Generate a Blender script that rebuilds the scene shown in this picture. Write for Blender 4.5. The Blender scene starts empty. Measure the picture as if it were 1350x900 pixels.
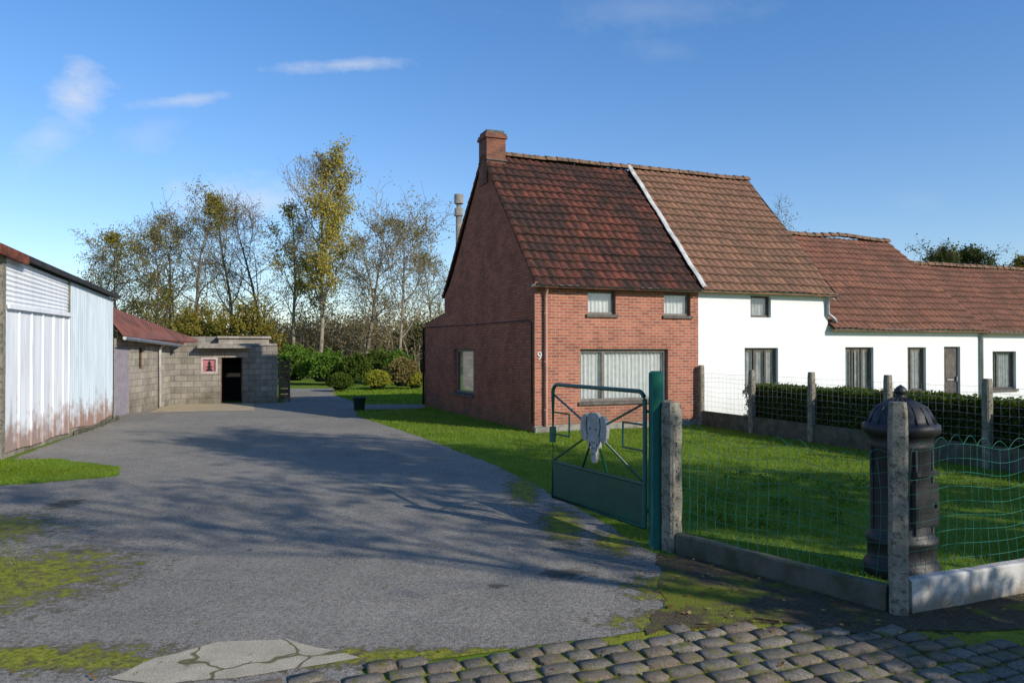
import bpy, math, random
import numpy as np
from mathutils import Vector, Matrix, noise as mn
from mathutils.geometry import tessellate_polygon
F=1020.;H=1.9;U0=675.;HV=460.
rnd=random.Random(7); R=np.random.default_rng(5)
def G(u,v):
    d=F*H/(v-HV); return ((u-U0)/F*d,d)
def TU(o,dr,u):
    r=(u-U0)/F
    return (r*o[1]-o[0])/(dr[0]-r*dr[1])
def Z(d,v): return H+(HV-v)/F*d
scene=bpy.context.scene
scene.view_settings.view_transform='Standard'; scene.view_settings.look='None'; scene.view_settings.exposure=0; scene.view_settings.gamma=1
col=scene.collection
# ---------------------------------------------------------------- node helpers
class NT:
    def __init__(s,nt): s.nt=nt
    def new(s,t,**k):
        n=s.nt.nodes.new(t)
        for a,b in k.items(): setattr(n,a,b)
        return n
    def put(s,inp,x):
        if isinstance(x,bpy.types.NodeSocket): s.nt.links.new(x,inp)
        else:
            if isinstance(x,tuple) and len(x)==3 and inp.type=='RGBA': x=x+(1,)
            inp.default_value=x
    def m(s,op,a,b=0.0,c=None):
        n=s.new('ShaderNodeMath',operation=op); s.put(n.inputs[0],a); s.put(n.inputs[1],b)
        if c is not None: s.put(n.inputs[2],c)
        return n.outputs[0]
    def vm(s,op,a,b):
        n=s.new('ShaderNodeVectorMath',operation=op); s.put(n.inputs[0],a); s.put(n.inputs[1],b)
        return n.outputs[0]
    def mix(s,f,a,b,bl='MIX'):
        n=s.new('ShaderNodeMix',data_type='RGBA',blend_type=bl)
        s.put(n.inputs[0],f); s.put(n.inputs[6],a); s.put(n.inputs[7],b); return n.outputs[2]
    def noise(s,v,sc,det=4,ro=.55,dist=0.):
        n=s.new('ShaderNodeTexNoise'); s.put(n.inputs['Vector'],v)
        n.inputs['Scale'].default_value=sc;n.inputs['Detail'].default_value=min(det,4)
        n.inputs['Roughness'].default_value=ro;n.inputs['Distortion'].default_value=dist
        return n.outputs[0]
    def mr(s,v,a,b,c=0.,d=1.):
        n=s.new('ShaderNodeMapRange'); s.put(n.inputs[0],v)
        for i,x in enumerate((a,b,c,d)): n.inputs[i+1].default_value=x
        return n.outputs[0]
    def co(s,k='Object'): return s.new('ShaderNodeTexCoord').outputs[k]
    def mp(s,v,sc=(1,1,1),loc=(0,0,0)):
        n=s.new('ShaderNodeMapping'); s.put(n.inputs[0],v); n.inputs['Scale'].default_value=sc; n.inputs['Location'].default_value=loc
        return n.outputs[0]
    def island(s): return s.new('ShaderNodeNewGeometry').outputs['Random Per Island']
    def sep(s,v):
        n=s.new('ShaderNodeSeparateXYZ'); s.put(n.inputs[0],v); return n.outputs
    def bump(s,h,st=.3,di=.02):
        n=s.new('ShaderNodeBump'); s.put(n.inputs['Height'],h); n.inputs['Strength'].default_value=st;n.inputs['Distance'].default_value=di
        return n.outputs[0]
    def blob(s,x,y,cx,cy,rx,ry):
        a=s.m('DIVIDE',s.m('SUBTRACT',x,cx),rx); b=s.m('DIVIDE',s.m('SUBTRACT',y,cy),ry)
        q=s.m('ADD',s.m('MULTIPLY',a,a),s.m('MULTIPLY',b,b))
        return s.m('SUBTRACT',1.0,s.m('SQRT',q))
def mat(name,fn,rough=.8,metal=0.,spec=.3):
    m=bpy.data.materials.new(name); m.use_nodes=True
    t=NT(m.node_tree); b=m.node_tree.nodes['Principled BSDF']
    b.inputs['Roughness'].default_value=rough;b.inputs['Metallic'].default_value=metal
    b.inputs['Specular IOR Level'].default_value=spec
    r=fn(t)
    if isinstance(r,dict):
        for k,v in r.items(): t.put(b.inputs[k],v)
    else: t.put(b.inputs['Base Color'],r)
    return m
def vary(c1,c2,sc=3.,bs=0.,bsc=40.):
    def f(t):
        o=t.co(); n=t.noise(o,sc,6,.6)
        r={'Base Color':t.mix(t.mr(n,.35,.65),c1,c2)}
        if bs: r['Normal']=t.bump(t.noise(o,bsc,4,.6),bs,.01)
        return r
    return f
def leafmat(name,c1,c2,c3=None,tr=.35):
    m=bpy.data.materials.new(name); m.use_nodes=True; t=NT(m.node_tree)
    nt=m.node_tree; nt.nodes.clear()
    r=t.island(); c=t.mix(r,c1,c2)
    if c3:
        r2=t.m('FRACT',t.m('MULTIPLY',r,17.3)); c=t.mix(t.mr(r2,.7,.8),c,c3)
    big=t.noise(t.co(),.8,1,.5); c=t.mix(t.mr(big,.35,.7,0,.6),c,t.mix(1.,c,(.6,.6,.55),'MULTIPLY'))
    d=t.new('ShaderNodeBsdfDiffuse'); t.put(d.inputs[0],c)
    tl=t.new('ShaderNodeBsdfTranslucent'); t.put(tl.inputs[0],c)
    mx=t.new('ShaderNodeMixShader'); mx.inputs[0].default_value=tr
    nt.links.new(d.outputs[0],mx.inputs[1]); nt.links.new(tl.outputs[0],mx.inputs[2])
    o=t.new('ShaderNodeOutputMaterial'); nt.links.new(mx.outputs[0],o.inputs[0])
    return m
# ---------------------------------------------------------------- mesh builder
class MB:
    def __init__(s): s.v=[];s.f=[];s.m=[];s.uv=[];s.sm=[]
    def poly(s,pts,m=0,uv=None,smooth=False):
        i=len(s.v); s.v+= [tuple(p) for p in pts]; s.f.append(tuple(range(i,i+len(pts)))); s.m.append(m); s.uv.append(uv); s.sm.append(smooth)
    def box(s,x0,x1,y0,y1,z0,z1,m=0):
        x0,x1=min(x0,x1),max(x0,x1);y0,y1=min(y0,y1),max(y0,y1);z0,z1=min(z0,z1),max(z0,z1)
        i=len(s.v)
        s.v+=[(x,y,z) for z in (z0,z1) for y in (y0,y1) for x in (x0,x1)]
        for q in ((0,2,3,1),(4,5,7,6),(0,1,5,4),(2,6,7,3),(0,4,6,2),(1,3,7,5)):
            s.f.append(tuple(i+k for k in q)); s.m.append(m); s.uv.append(None); s.sm.append(False)
    def tube(s,pts,rads,sides=6,m=0,cap=True,smooth=True):
        n=len(pts); base=len(s.v); up=Vector((0,0,1))
        for k in range(n):
            p=Vector(pts[k]); a=Vector(pts[max(k-1,0)]); b=Vector(pts[min(k+1,n-1)])
            d=(b-a); d=d.normalized() if d.length>1e-9 else up
            ref=up if abs(d.z)<.9 else Vector((1,0,0))
            x=d.cross(ref).normalized(); y=d.cross(x)
            r=rads[k] if isinstance(rads,(list,tuple)) else rads
            for j in range(sides):
                an=2*math.pi*j/sides
                s.v.append(tuple(p+x*(r*math.cos(an))+y*(r*math.sin(an))))
        for k in range(n-1):
            for j in range(sides):
                a=base+k*sides+j;b=base+k*sides+(j+1)%sides
                s.f.append((a,b,b+sides,a+sides)); s.m.append(m); s.uv.append(None); s.sm.append(smooth)
        if cap:
            for kk in (0,n-1):
                s.f.append(tuple(base+kk*sides+j for j in range(sides))); s.m.append(m); s.uv.append(None); s.sm.append(False)
    def grid(s,P,m=0,smooth=True,uvf=None):
        nr=len(P);nc=len(P[0]);b=len(s.v)
        for r in P: s.v+=[tuple(p) for p in r]
        for i in range(nr-1):
            for j in range(nc-1):
                s.f.append((b+i*nc+j,b+i*nc+j+1,b+(i+1)*nc+j+1,b+(i+1)*nc+j)); s.m.append(m); s.sm.append(smooth)
                s.uv.append(None if uvf is None else [uvf(i,j),uvf(i,j+1),uvf(i+1,j+1),uvf(i+1,j)])
    def lathe(s,prof,cx,cy,n=24,m=0,smooth=True):
        P=[[(cx+r*math.cos(2*math.pi*j/n),cy+r*math.sin(2*math.pi*j/n),z) for j in range(n+1)] for r,z in prof]
        s.grid(P,m,smooth)
    def build(s,name,mats,parent=None,loc=None):
        me=bpy.data.meshes.new(name); me.from_pydata(s.v,[],s.f); me.update()
        for m in mats: me.materials.append(m)
        me.polygons.foreach_set('material_index',s.m); me.polygons.foreach_set('use_smooth',s.sm)
        ul=me.uv_layers.new(name='UVMap')
        uvs=[]
        V=s.v
        for p,u in zip(me.polygons,s.uv):
            if u is not None:
                for q in u: uvs+=[q[0],q[1]]
            else:
                n=p.normal; ax,ay,az=abs(n.x),abs(n.y),abs(n.z)
                for vi in p.vertices:
                    x,y,z=V[vi]
                    if az>ax and az>ay: uvs+=[x,y]
                    elif ax>ay: uvs+=[y,z]
                    else: uvs+=[x,z]
        ul.data.foreach_set('uv',uvs)
        ob=bpy.data.objects.new(name,me); col.objects.link(ob)
        if parent: ob.parent=parent
        if loc: ob.location=loc
        return ob
def empty(name,loc=(0,0,0),rz=0.):
    e=bpy.data.objects.new(name,None); e.location=loc; e.rotation_euler=(0,0,rz); e.empty_display_size=.3; col.objects.link(e); return e
def fastmesh(name,V,Fq,mats,mi=None,loc=None):
    me=bpy.data.meshes.new(name); V=np.asarray(V,dtype=np.float32); Fq=np.asarray(Fq,dtype=np.int32); k=Fq.shape[1]
    me.vertices.add(len(V)); me.vertices.foreach_set('co',V.ravel())
    me.loops.add(Fq.size); me.loops.foreach_set('vertex_index',Fq.ravel())
    me.polygons.add(len(Fq)); me.polygons.foreach_set('loop_start',np.arange(0,Fq.size,k,dtype=np.int32))
    me.polygons.foreach_set('loop_total',np.full(len(Fq),k,dtype=np.int32))
    for m in mats: me.materials.append(m)
    if mi is not None: me.polygons.foreach_set('material_index',np.asarray(mi,dtype=np.int32))
    me.update(calc_edges=True); me.validate()
    ob=bpy.data.objects.new(name,me); col.objects.link(ob)
    if loc: ob.location=loc
    return ob
def leafquads(C,size,flat=0.):
    n=len(C); a=R.normal(size=(n,3)); a/=np.linalg.norm(a,axis=1)[:,None]
    b=R.normal(size=(n,3)); b-=a*(a*b).sum(1)[:,None]; b/=np.linalg.norm(b,axis=1)[:,None]
    s=size*R.uniform(.6,1.3,n)[:,None]
    V=np.empty((n,4,3)); V[:,0]=C-a*s*.5; V[:,1]=C+b*s*.32; V[:,2]=C+a*s*.5; V[:,3]=C-b*s*.32
    return V.reshape(-1,3), np.arange(n*4).reshape(-1,4)
# ---------------------------------------------------------------- materials
def brick_fn(c1,c2,mort,soot=.5,bw=.21,rh=.068,ms=.007):
    def f(t):
        uv=t.co('UV'); b=t.new('ShaderNodeTexBrick')
        t.put(b.inputs['Vector'],uv); t.put(b.inputs['Color1'],c1);t.put(b.inputs['Color2'],c2);t.put(b.inputs['Mortar'],mort)
        b.inputs['Scale'].default_value=1;b.inputs['Mortar Size'].default_value=ms;b.inputs['Mortar Smooth'].default_value=.3
        b.inputs['Brick Width'].default_value=bw;b.inputs['Row Height'].default_value=rh
        o=t.co(); n=t.noise(o,1.3,6,.65); n2=t.noise(o,9,4,.6)
        c=t.mix(t.mr(n,.42,.72,0,soot),b.outputs[0],t.mix(1.,b.outputs[0],(.42,.38,.36),'MULTIPLY'))
        c=t.mix(t.mr(n2,.3,.7,0,.35),c,t.mix(1.,c,(1.35,1.2,1.1),'MULTIPLY'))
        z=t.sep(o)[2]; c=t.mix(t.m('MULTIPLY',t.mr(z,0.,.6,.7,0),t.mr(n,.3,.6)),c,(.10,.085,.05))
        return {'Base Color':c,'Normal':t.bump(b.outputs[1],-.4,.01)}
    return f
M={}
M['brick']=mat('red_brick',brick_fn((.41,.145,.085),(.25,.085,.055),(.37,.31,.25),.4),.9)
M['brickdark']=mat('old_red_brick',brick_fn((.43,.135,.068),(.28,.085,.046),(.13,.085,.058),.6,ms=.009),.9)
M['brickchim']=mat('sooty_brick',brick_fn((.26,.095,.055),(.14,.06,.04),(.12,.09,.075),.9,ms=.009),.9)
M['block']=mat('concrete_block',brick_fn((.30,.28,.235),(.20,.185,.155),(.12,.11,.095),.8,.4,.2,.012),.95)
M['lightblock']=mat('cinder_block',brick_fn((.38,.35,.29),(.26,.24,.20),(.18,.165,.14),.7,.4,.2,.012),.95)
def white_fn(t):
    o=t.co(); s=t.sep(o); n=t.noise(o,1.5,6,.6); st=t.noise(t.mp(o,(5,5,.5)),1.,4,.6); f=t.noise(o,22,4,.7)
    c=t.mix(t.mr(n,.35,.75,0,.5),(.75,.75,.745),(.62,.62,.625))
    c=t.mix(t.mr(f,.5,.75,0,.25),c,(.5,.5,.5))
    c=t.mix(t.m('MULTIPLY',t.mr(s[2],.0,.8,.8,0),st),c,(.30,.30,.26))
    return {'Base Color':c,'Normal':t.bump(t.noise(o,9,4,.6),.4,.015)}
M['white']=mat('whitewashed_render',white_fn,.9)
def tile_fn(c1,c2,dark,amt,lich,lo=.60,vd=.7):
    def f(t):
        uv=t.co('UV'); fl=t.new('ShaderNodeVectorMath',operation='FLOOR'); t.put(fl.inputs[0],uv)
        w=t.new('ShaderNodeTexWhiteNoise',noise_dimensions='2D'); t.put(w.inputs['Vector'],fl.outputs[0])
        c=t.mix(w.outputs[0],c1,c2)
        w2=t.new('ShaderNodeTexWhiteNoise',noise_dimensions='2D'); t.put(w2.inputs['Vector'],t.vm('ADD',fl.outputs[0],(37.,11.,0.)))
        o=t.co(); n=t.noise(o,.9,5,.7); n2=t.noise(o,11,5,.7); n3=t.noise(t.mp(o,(6,1.2,1.2)),1.,4,.65)
        k=t.m('ADD',t.m('ADD',n,t.m('MULTIPLY',n2,.4)),t.m('ADD',t.m('MULTIPLY',w2.outputs[0],.16),t.m('MULTIPLY',t.m('SUBTRACT',n3,.5),.5)))
        c=t.mix(t.mr(k,lo,lo+.33,0,amt),c,dark)
        c=t.mix(t.mr(t.noise(o,26,3,.6),.60,.70,0,lich),c,(.30,.24,.12))
        su=t.sep(uv); fy=t.m('FRACT',su[1]); c=t.mix(t.mr(fy,.70,.95,0,vd),c,t.mix(1.,dark,(.6,.6,.6),'MULTIPLY'))
        fx=t.m('ABSOLUTE',t.m('SUBTRACT',t.m('FRACT',su[0]),.5)); c=t.mix(t.mr(fx,.28,.45,0,vd),c,dark)  # pantile relief: shade put into the colour along course overlaps and valleys
        return {'Base Color':c,'Normal':t.bump(n2,.6,.012)}
    return f
M['tiledark']=mat('mossy_clay_tile',tile_fn((.22,.06,.033),(.155,.045,.027),(.028,.018,.014),.93,.12,.53),.9)
M['tile']=mat('clay_tile',tile_fn((.31,.155,.088),(.25,.12,.07),(.10,.065,.043),.7,.4,.62,.6),.9)
M['tile2']=mat('clay_tile_red',tile_fn((.31,.13,.074),(.25,.10,.06),(.095,.056,.04),.7,.35,.62,.6),.9)
M['ridge']=mat('ridge_tile',vary((.24,.13,.075),(.08,.06,.04),6.),.9)
M['zinc']=mat('zinc',vary((.36,.37,.37),(.25,.26,.27),4.),.5,.6)
M['flash']=mat('roof_flashing',vary((.58,.58,.56),(.36,.36,.34),5.),.7)
M['pinkpipe']=mat('painted_pipe',vary((.50,.27,.20),(.38,.20,.15),4.),.6)
M['frame']=mat('brown_grey_frame',vary((.13,.115,.10),(.20,.18,.155),8.),.5)
M['framedark']=mat('dark_frame',vary((.06,.05,.042),(.10,.085,.075),8.),.5)
M['stone']=mat('grey_stone',vary((.30,.28,.24),(.17,.155,.13),7.,.3),.9)
M['sill']=mat('blue_stone',vary((.14,.125,.105),(.08,.07,.06),7.,.3),.8)
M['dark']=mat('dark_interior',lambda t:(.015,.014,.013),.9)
M['curtain']=mat('lace_curtain',vary((.88,.89,.88),(.74,.75,.75),9.),.95)
M['curtaingrey']=mat('net_curtain',vary((.62,.64,.65),(.40,.42,.44),9.),.95)
def glass():
    m=bpy.data.materials.new('window_glass'); m.use_nodes=True; nt=m.node_tree; nt.nodes.clear(); t=NT(nt)
    tr=t.new('ShaderNodeBsdfTransparent'); tr.inputs[0].default_value=(.86,.88,.87,1)
    g=t.new('ShaderNodeBsdfGlossy'); g.inputs['Roughness'].default_value=.03
    lw=t.new('ShaderNodeLayerWeight'); lw.inputs[0].default_value=.35
    mx=t.new('ShaderNodeMixShader'); t.put(mx.inputs[0],t.mr(lw.outputs[0],0,1,.06,.8))
    nt.links.new(tr.outputs[0],mx.inputs[1]); nt.links.new(g.outputs[0],mx.inputs[2])
    o=t.new('ShaderNodeOutputMaterial'); nt.links.new(mx.outputs[0],o.inputs[0]); return m
M['glass']=glass()
def concpost(t):
    o=t.co(); n=t.noise(o,18,6,.7); n2=t.noise(o,5,4,.6); n3=t.noise(o,70,3,.6)
    c=t.mix(t.mr(n2,.35,.65),(.30,.27,.21),(.185,.168,.13)); c=t.mix(t.mr(n,.50,.63,0,.85),c,(.06,.055,.04))
    c=t.mix(t.mr(n3,.6,.7,0,.5),c,(.42,.38,.32))
    return {'Base Color':c,'Normal':t.bump(t.m('ADD',n,n3),.8,.010)}
M['conc']=mat('weathered_concrete',concpost,.95)
M['concdark']=mat('mossy_concrete',vary((.14,.12,.095),(.065,.07,.042),5.,.5),.95)
M['green']=mat('green_paint',vary((.010,.090,.052),(.008,.065,.04),6.),.35,0.,.5)
M['wire']=mat('green_wire',lambda t:(.03,.20,.14),.5)
M['galv']=mat('galvanised_wire',lambda t:(.4,.4,.4),.5,.5)
M['silver']=mat('silver_plate',vary((.40,.40,.385),(.27,.27,.26),9.),.55,.1)
M['black']=mat('cast_iron_black',vary((.010,.010,.011),(.020,.020,.021),10.,.3,60.),.5,0.,.45)
def sheet_fn(c1,c2,rust):
    def f(t):
        o=t.co(); s=t.sep(o); st=t.noise(t.mp(o,(4,4,.35)),1.5,5,.65); n=t.noise(o,2.5,5,.7)
        c=t.mix(t.mr(st,.35,.65),c1,c2)
        low=t.mr(s[2],.05,1.1,.38,0.)
        k=t.m('ADD',t.m('ADD',low,t.m('MULTIPLY',n,.6)),t.m('MULTIPLY',st,.35))
        c=t.mix(t.mr(k,.60,.78,0,rust),c,(.24,.11,.055))
        c=t.mix(t.mr(t.noise(t.mp(o,(9,9,.5),(3,1,2)),1.2,5,.7),.56,.70,0,.5),c,(.37,.30,.24))
        return {'Base Color':c}
    return f
M['sheet']=mat('painted_sheet_white',sheet_fn((.80,.82,.84),(.63,.67,.71),.8),.7)
M['sheetblue']=mat('painted_sheet_blue',sheet_fn((.60,.68,.73),(.46,.54,.59),.85),.7)
M['rustroof']=mat('rusty_red_sheet',vary((.24,.095,.07),(.12,.057,.046),1.8),.8)
M['rust']=mat('rust_fascia',vary((.24,.07,.035),(.08,.03,.02),5.),.85)
M['tar']=mat('tar_fascia',vary((.02,.02,.022),(.05,.045,.045),5.),.7)
M['purpledoor']=mat('mauve_door',vary((.30,.27,.30),(.23,.205,.23),5.),.8)
M['pvc']=mat('white_pvc',vary((.7,.7,.68),(.5,.5,.48),5.),.5)
M['bark']=mat('bark',vary((.18,.145,.105),(.09,.075,.055),6.),.95)
M['barkpale']=mat('pale_bark',vary((.30,.25,.18),(.15,.125,.09),5.),.95)
M['wood']=mat('old_wood',vary((.16,.10,.06),(.08,.05,.035),5.),.9)
M['pinkframe']=mat('pale_pink_frame',vary((.50,.41,.40),(.38,.31,.30),5.),.8)
M['pinkpane']=mat('pink_pane',vary((.42,.16,.17),(.28,.10,.11),3.),.4)
M['binplastic']=mat('dark_green_plastic',vary((.02,.05,.04),(.03,.07,.05),5.),.5)
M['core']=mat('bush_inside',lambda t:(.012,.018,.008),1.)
# ---- ground materials
def gxy(t):
    o=t.co(); s=t.sep(o); return o,s[0],s[1]
def asphalt(t):
    o,x,y=gxy(t)
    big=t.noise(o,.4,4,.6); mid=t.noise(o,2.6,4,.7); fine=t.noise(o,26,4,.75); gr=t.noise(o,85,3,.75)
    c=t.mix(t.mr(big,.38,.62),(.33,.302,.255),(.255,.235,.20))
    c=t.mix(t.mr(mid,.4,.7,0,.55),c,(.165,.153,.13))
    c=t.mix(t.mr(fine,.42,.66,0,.7),c,(.105,.097,.083))
    c=t.mix(t.mr(gr,.53,.68,0,.6),c,(.56,.52,.45))
    c=t.mix(t.mr(gr,.46,.34,0,.6),c,(.065,.06,.05))
    nd=t.new('ShaderNodeTexNoise'); t.put(nd.inputs['Vector'],o); nd.inputs['Scale'].default_value=1.6; nd.inputs['Detail'].default_value=4
    vo=t.new('ShaderNodeTexVoronoi',feature='DISTANCE_TO_EDGE'); vo.inputs['Scale'].default_value=1.
    t.put(vo.inputs['Vector'],t.vm('ADD',t.mp(o,(.5,.5,.5)),nd.outputs[1]))
    crack=t.m('MULTIPLY',t.mr(vo.outputs[0],.0,.008,1,0),t.mr(big,.50,.62))
    c=t.mix(t.m('MULTIPLY',crack,.7),c,(.05,.046,.036))
    st=-1.
    for (u,v,rx,ry) in ((655,772,.08,.08),(85,665,.22,.40),(105,727,.16,.12),(330,725,.03,.05),(745,757,.25,.2)):
        gx,gy=G(u,v); b=t.blob(x,y,gx,gy,rx,ry); st=t.m('MAXIMUM',st,b)
    n3=t.noise(o,8,4,.7)
    stm=t.mr(t.m('ADD',st,t.m('MULTIPLY',t.m('SUBTRACT',n3,.5),3.)),.0,.5,0,.75)
    c=t.mix(stm,c,(.06,.052,.04))
    mo=-3.
    for (u,v,rx,ry) in ((10,765,.95,1.15),(-60,700,1.1,.9),(10,868,1.4,.26),(230,872,1.9,.13),(560,862,2.2,.12),(885,775,.4,.45),(905,820,.6,.25),(740,690,.25,1.),(810,715,.25,.5),(690,645,.25,1.2),(-60,620,1.2,1.2)):
        gx,gy=G(u,v); b=t.blob(x,y,gx,gy,rx,ry); mo=t.m('MAXIMUM',mo,b)
    mn1=t.noise(o,6.5,4,.8)
    mv=t.m('ADD',mo,t.m('MULTIPLY',t.m('SUBTRACT',mn1,.5),3.2))
    c=t.mix(t.mr(mv,-.15,.3,0,.75),c,(.085,.07,.05))
    mm=t.mr(mv,.15,.5,0,.9)
    mc=t.mix(t.mr(fine,.4,.6),(.33,.33,.03),(.14,.155,.018)); mc=t.mix(t.mr(n3,.5,.62),mc,(.12,.095,.05))
    c=t.mix(mm,c,mc)
    return {'Base Color':c,'Normal':t.bump(t.m('ADD',fine,t.m('MULTIPLY',gr,.6)),1.,.014)}
M['asphalt']=mat('old_asphalt',asphalt,.95,0.,.12)
def soil(t):
    o,x,y=gxy(t); n=t.noise(o,6,5,.75); f=t.noise(o,60,4,.7); b=t.noise(o,1.7,5,.65)
    c=t.mix(t.mr(f,.35,.65),(.06,.046,.03),(.15,.12,.08)); mc=t.mix(f,(.26,.28,.03),(.10,.12,.018))
    gx,gy=G(900,785); bl=t.blob(x,y,gx,gy,.9,.7)
    c=t.mix(t.mr(t.m('ADD',t.m('MAXIMUM',t.m('MULTIPLY',bl,.35),0.),t.m('ADD',b,t.m('MULTIPLY',n,.5))),.80,.95,0,.9),c,mc)
    return {'Base Color':c,'Normal':t.bump(t.m('ADD',f,n),1.,.02)}
M['soil']=mat('mossy_soil',soil,.98,0,.1)
def grassg(t):
    o,x,y=gxy(t); n=t.noise(o,1.2,5,.65); f=t.noise(o,50,4,.7)
    c=t.mix(t.mr(n,.35,.65),(.11,.19,.018),(.16,.235,.03)); c=t.mix(t.mr(f,.4,.7,0,.6),c,(.06,.08,.013))
    return {'Base Color':c}
M['grass']=mat('grass_ground',grassg,.98,0,.1)
def joint(t):
    o,x,y=gxy(t); n=t.noise(o,3.0,5,.7); f=t.noise(o,60,4,.7)
    c=t.mix(t.mr(n,.40,.48),(.07,.055,.035),(.30,.32,.035)); c=t.mix(t.mr(f,.4,.7,0,.6),c,(.06,.06,.022))
    return {'Base Color':c,'Normal':t.bump(f,1.,.02)}
M['joint']=mat('cobble_joint',joint,.98,0,.1)
def cobble(t):
    o,x,y=gxy(t); r=t.island(); c=t.mix(r,(.20,.178,.15),(.36,.32,.26)); r2=t.m('FRACT',t.m('MULTIPLY',r,13.7))
    c=t.mix(t.mr(r2,.65,.72,0,.6),c,(.29,.21,.145)); f=t.noise(o,75,4,.75); m_=t.noise(o,8,4,.7)
    c=t.mix(t.mr(f,.40,.64,0,.75),c,(.10,.088,.068)); c=t.mix(t.mr(m_,.53,.62,0,.8),c,(.19,.19,.035)); c=t.mix(t.mr(t.noise(o,16,4,.75),.48,.66,0,.6),c,(.11,.097,.07))
    return {'Base Color':c,'Normal':t.bump(t.m('ADD',f,m_),1.,.018)}
M['cobble']=mat('cobblestone',cobble,.88,0,.2)
def cpatch(t):
    o,x,y=gxy(t); n=t.noise(o,4,5,.7); f=t.noise(o,80,4,.7)
    nd=t.new('ShaderNodeTexNoise'); t.put(nd.inputs['Vector'],o); nd.inputs['Scale'].default_value=2.5
    vo=t.new('ShaderNodeTexVoronoi',feature='DISTANCE_TO_EDGE'); t.put(vo.inputs['Vector'],t.vm('ADD',t.mp(o,(1.7,1.7,1.7)),nd.outputs[1])); vo.inputs['Scale'].default_value=1
    c=t.mix(t.mr(n,.35,.65),(.60,.52,.38),(.44,.385,.285)); c=t.mix(t.mr(f,.45,.65,0,.6),c,(.24,.21,.16))
    c=t.mix(t.mr(vo.outputs[0],.012,.03,.9,0),c,(.11,.11,.035))
    return {'Base Color':c,'Normal':t.bump(f,.9,.015)}
M['cpatch']=mat('cracked_concrete',cpatch,.95)
M['sand']=mat('sandy_gravel',vary((.46,.36,.22),(.32,.26,.17),3.,.4),.95)
M['blade']=leafmat('grass_blades',(.14,.26,.015),(.23,.36,.03),(.34,.34,.08),.42)
# ---------------------------------------------------------------- sun/world/camera
EL=math.radians(27); SD=Vector((.8*math.cos(EL),-.6*math.cos(EL),math.sin(EL)))
w=bpy.data.worlds.new('World'); scene.world=w; w.use_nodes=True; t=NT(w.node_tree)
try:
    w.cycles.sampling_method='MANUAL'; w.cycles.sample_map_resolution=256
except Exception as e: print(e)
bg=w.node_tree.nodes['Background']
sk=t.new('ShaderNodeTexSky',sky_type='NISHITA',sun_disc=False,sun_elevation=EL,sun_rotation=math.atan2(.8,-.6))
sk.altitude=0;sk.air_density=1.;sk.dust_density=.25;sk.ozone_density=2.
dirv=t.co('Generated'); s=t.sep(dirv); yy=t.m('MAXIMUM',s[1],.05)
px=t.m('DIVIDE',s[0],yy); pz=t.m('DIVIDE',s[2],yy)
def cl(u,v,ru,rv,tilt=0.):
    cx=(u-U0)/F; cz=(HV-v)/F
    a=t.m('SUBTRACT',px,cx); b=t.m('SUBTRACT',pz,cz)
    if tilt: b=t.m('SUBTRACT',b,t.m('MULTIPLY',a,tilt))
    a=t.m('DIVIDE',a,ru/F); b=t.m('DIVIDE',b,rv/F)
    return t.m('SUBTRACT',1.,t.m('SQRT',t.m('ADD',t.m('MULTIPLY',a,a),t.m('MULTIPLY',b,b))))
nb=t.noise(t.mp(dirv,(1,1,2.0)),16,5,.68)
cloud=0.
for (u,v,ru,rv,ti,st) in ((98,130,38,44,0,.62),(66,178,52,34,.5,.38),(195,178,42,24,0,.22),(243,131,80,10,.12,.5),(450,84,108,10,.05,.5),(335,266,125,32,0,.5),(850,12,160,28,0,.12),(865,65,50,18,0,.08),(1210,265,40,14,0,.06)):
    q=t.m('ADD',cl(u,v,ru,rv,ti),t.m('MULTIPLY',t.m('SUBTRACT',nb,.5),2.4))
    cloud=t.m('MAXIMUM',cloud,t.mr(q,-.1,1.2,0,st))
cloud=t.m('MULTIPLY',cloud,t.mr(s[1],.1,.2))
tint=t.mix(t.mr(s[2],.0,.38),(1.0,1.04,1.16),(.64,1.00,1.36))
skc=t.mix(1.,sk.outputs[0],tint,'MULTIPLY')
t.put(bg.inputs[0],t.mix(cloud,skc,(6.0,6.2,6.6))); bg.inputs[1].default_value=.132
sl=bpy.data.lights.new('sun','SUN'); sl.energy=4.8; sl.angle=math.radians(.5); sl.color=(1,.92,.80)
so=bpy.data.objects.new('sun',sl); col.objects.link(so); so.rotation_euler=SD.to_track_quat('Z','Y').to_euler()
cam=bpy.data.cameras.new('camera'); cam.sensor_width=36; cam.lens=F/1350*36; cam.clip_end=3000
co=bpy.data.objects.new('camera',cam); col.objects.link(co); co.location=(0,0,H); co.rotation_euler=(math.radians(90)+math.atan(10/F),0,0); scene.camera=co
# ---------------------------------------------------------------- ground
def rough_poly(pts,amp=.06,step=.25,seed=0):
    out=[]; n=len(pts)
    for i in range(n):
        a=Vector(pts[i]);b=Vector(pts[(i+1)%n]); L=(b-a).length; k=max(1,min(120,int(L/step)))
        for j in range(k):
            p=a.lerp(b,j/k); nv=mn.noise_vector(Vector((p.x*2.3,p.y*2.3,seed*7.1)))+.5*mn.noise_vector(Vector((p.x*7,p.y*7,seed*3.)))
            out.append((p.x+nv.x*amp,p.y+nv.y*amp))
    return out
def flat(name,pts,z,m,amp=.06,step=.25,seed=0):
    P=rough_poly(pts,amp,step,seed) if amp else pts
    tri=tessellate_polygon([[Vector((x,y,0)) for x,y in P]])
    me=bpy.data.meshes.new(name); me.from_pydata([(x,y,z) for x,y in P],[],[tuple(q) for q in tri]); me.update()
    if sum(p.normal.z for p in me.polygons)<0: me.flip_normals()
    me.materials.append(m); ob=bpy.data.objects.new(name,me); col.objects.link(ob); return ob
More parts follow.
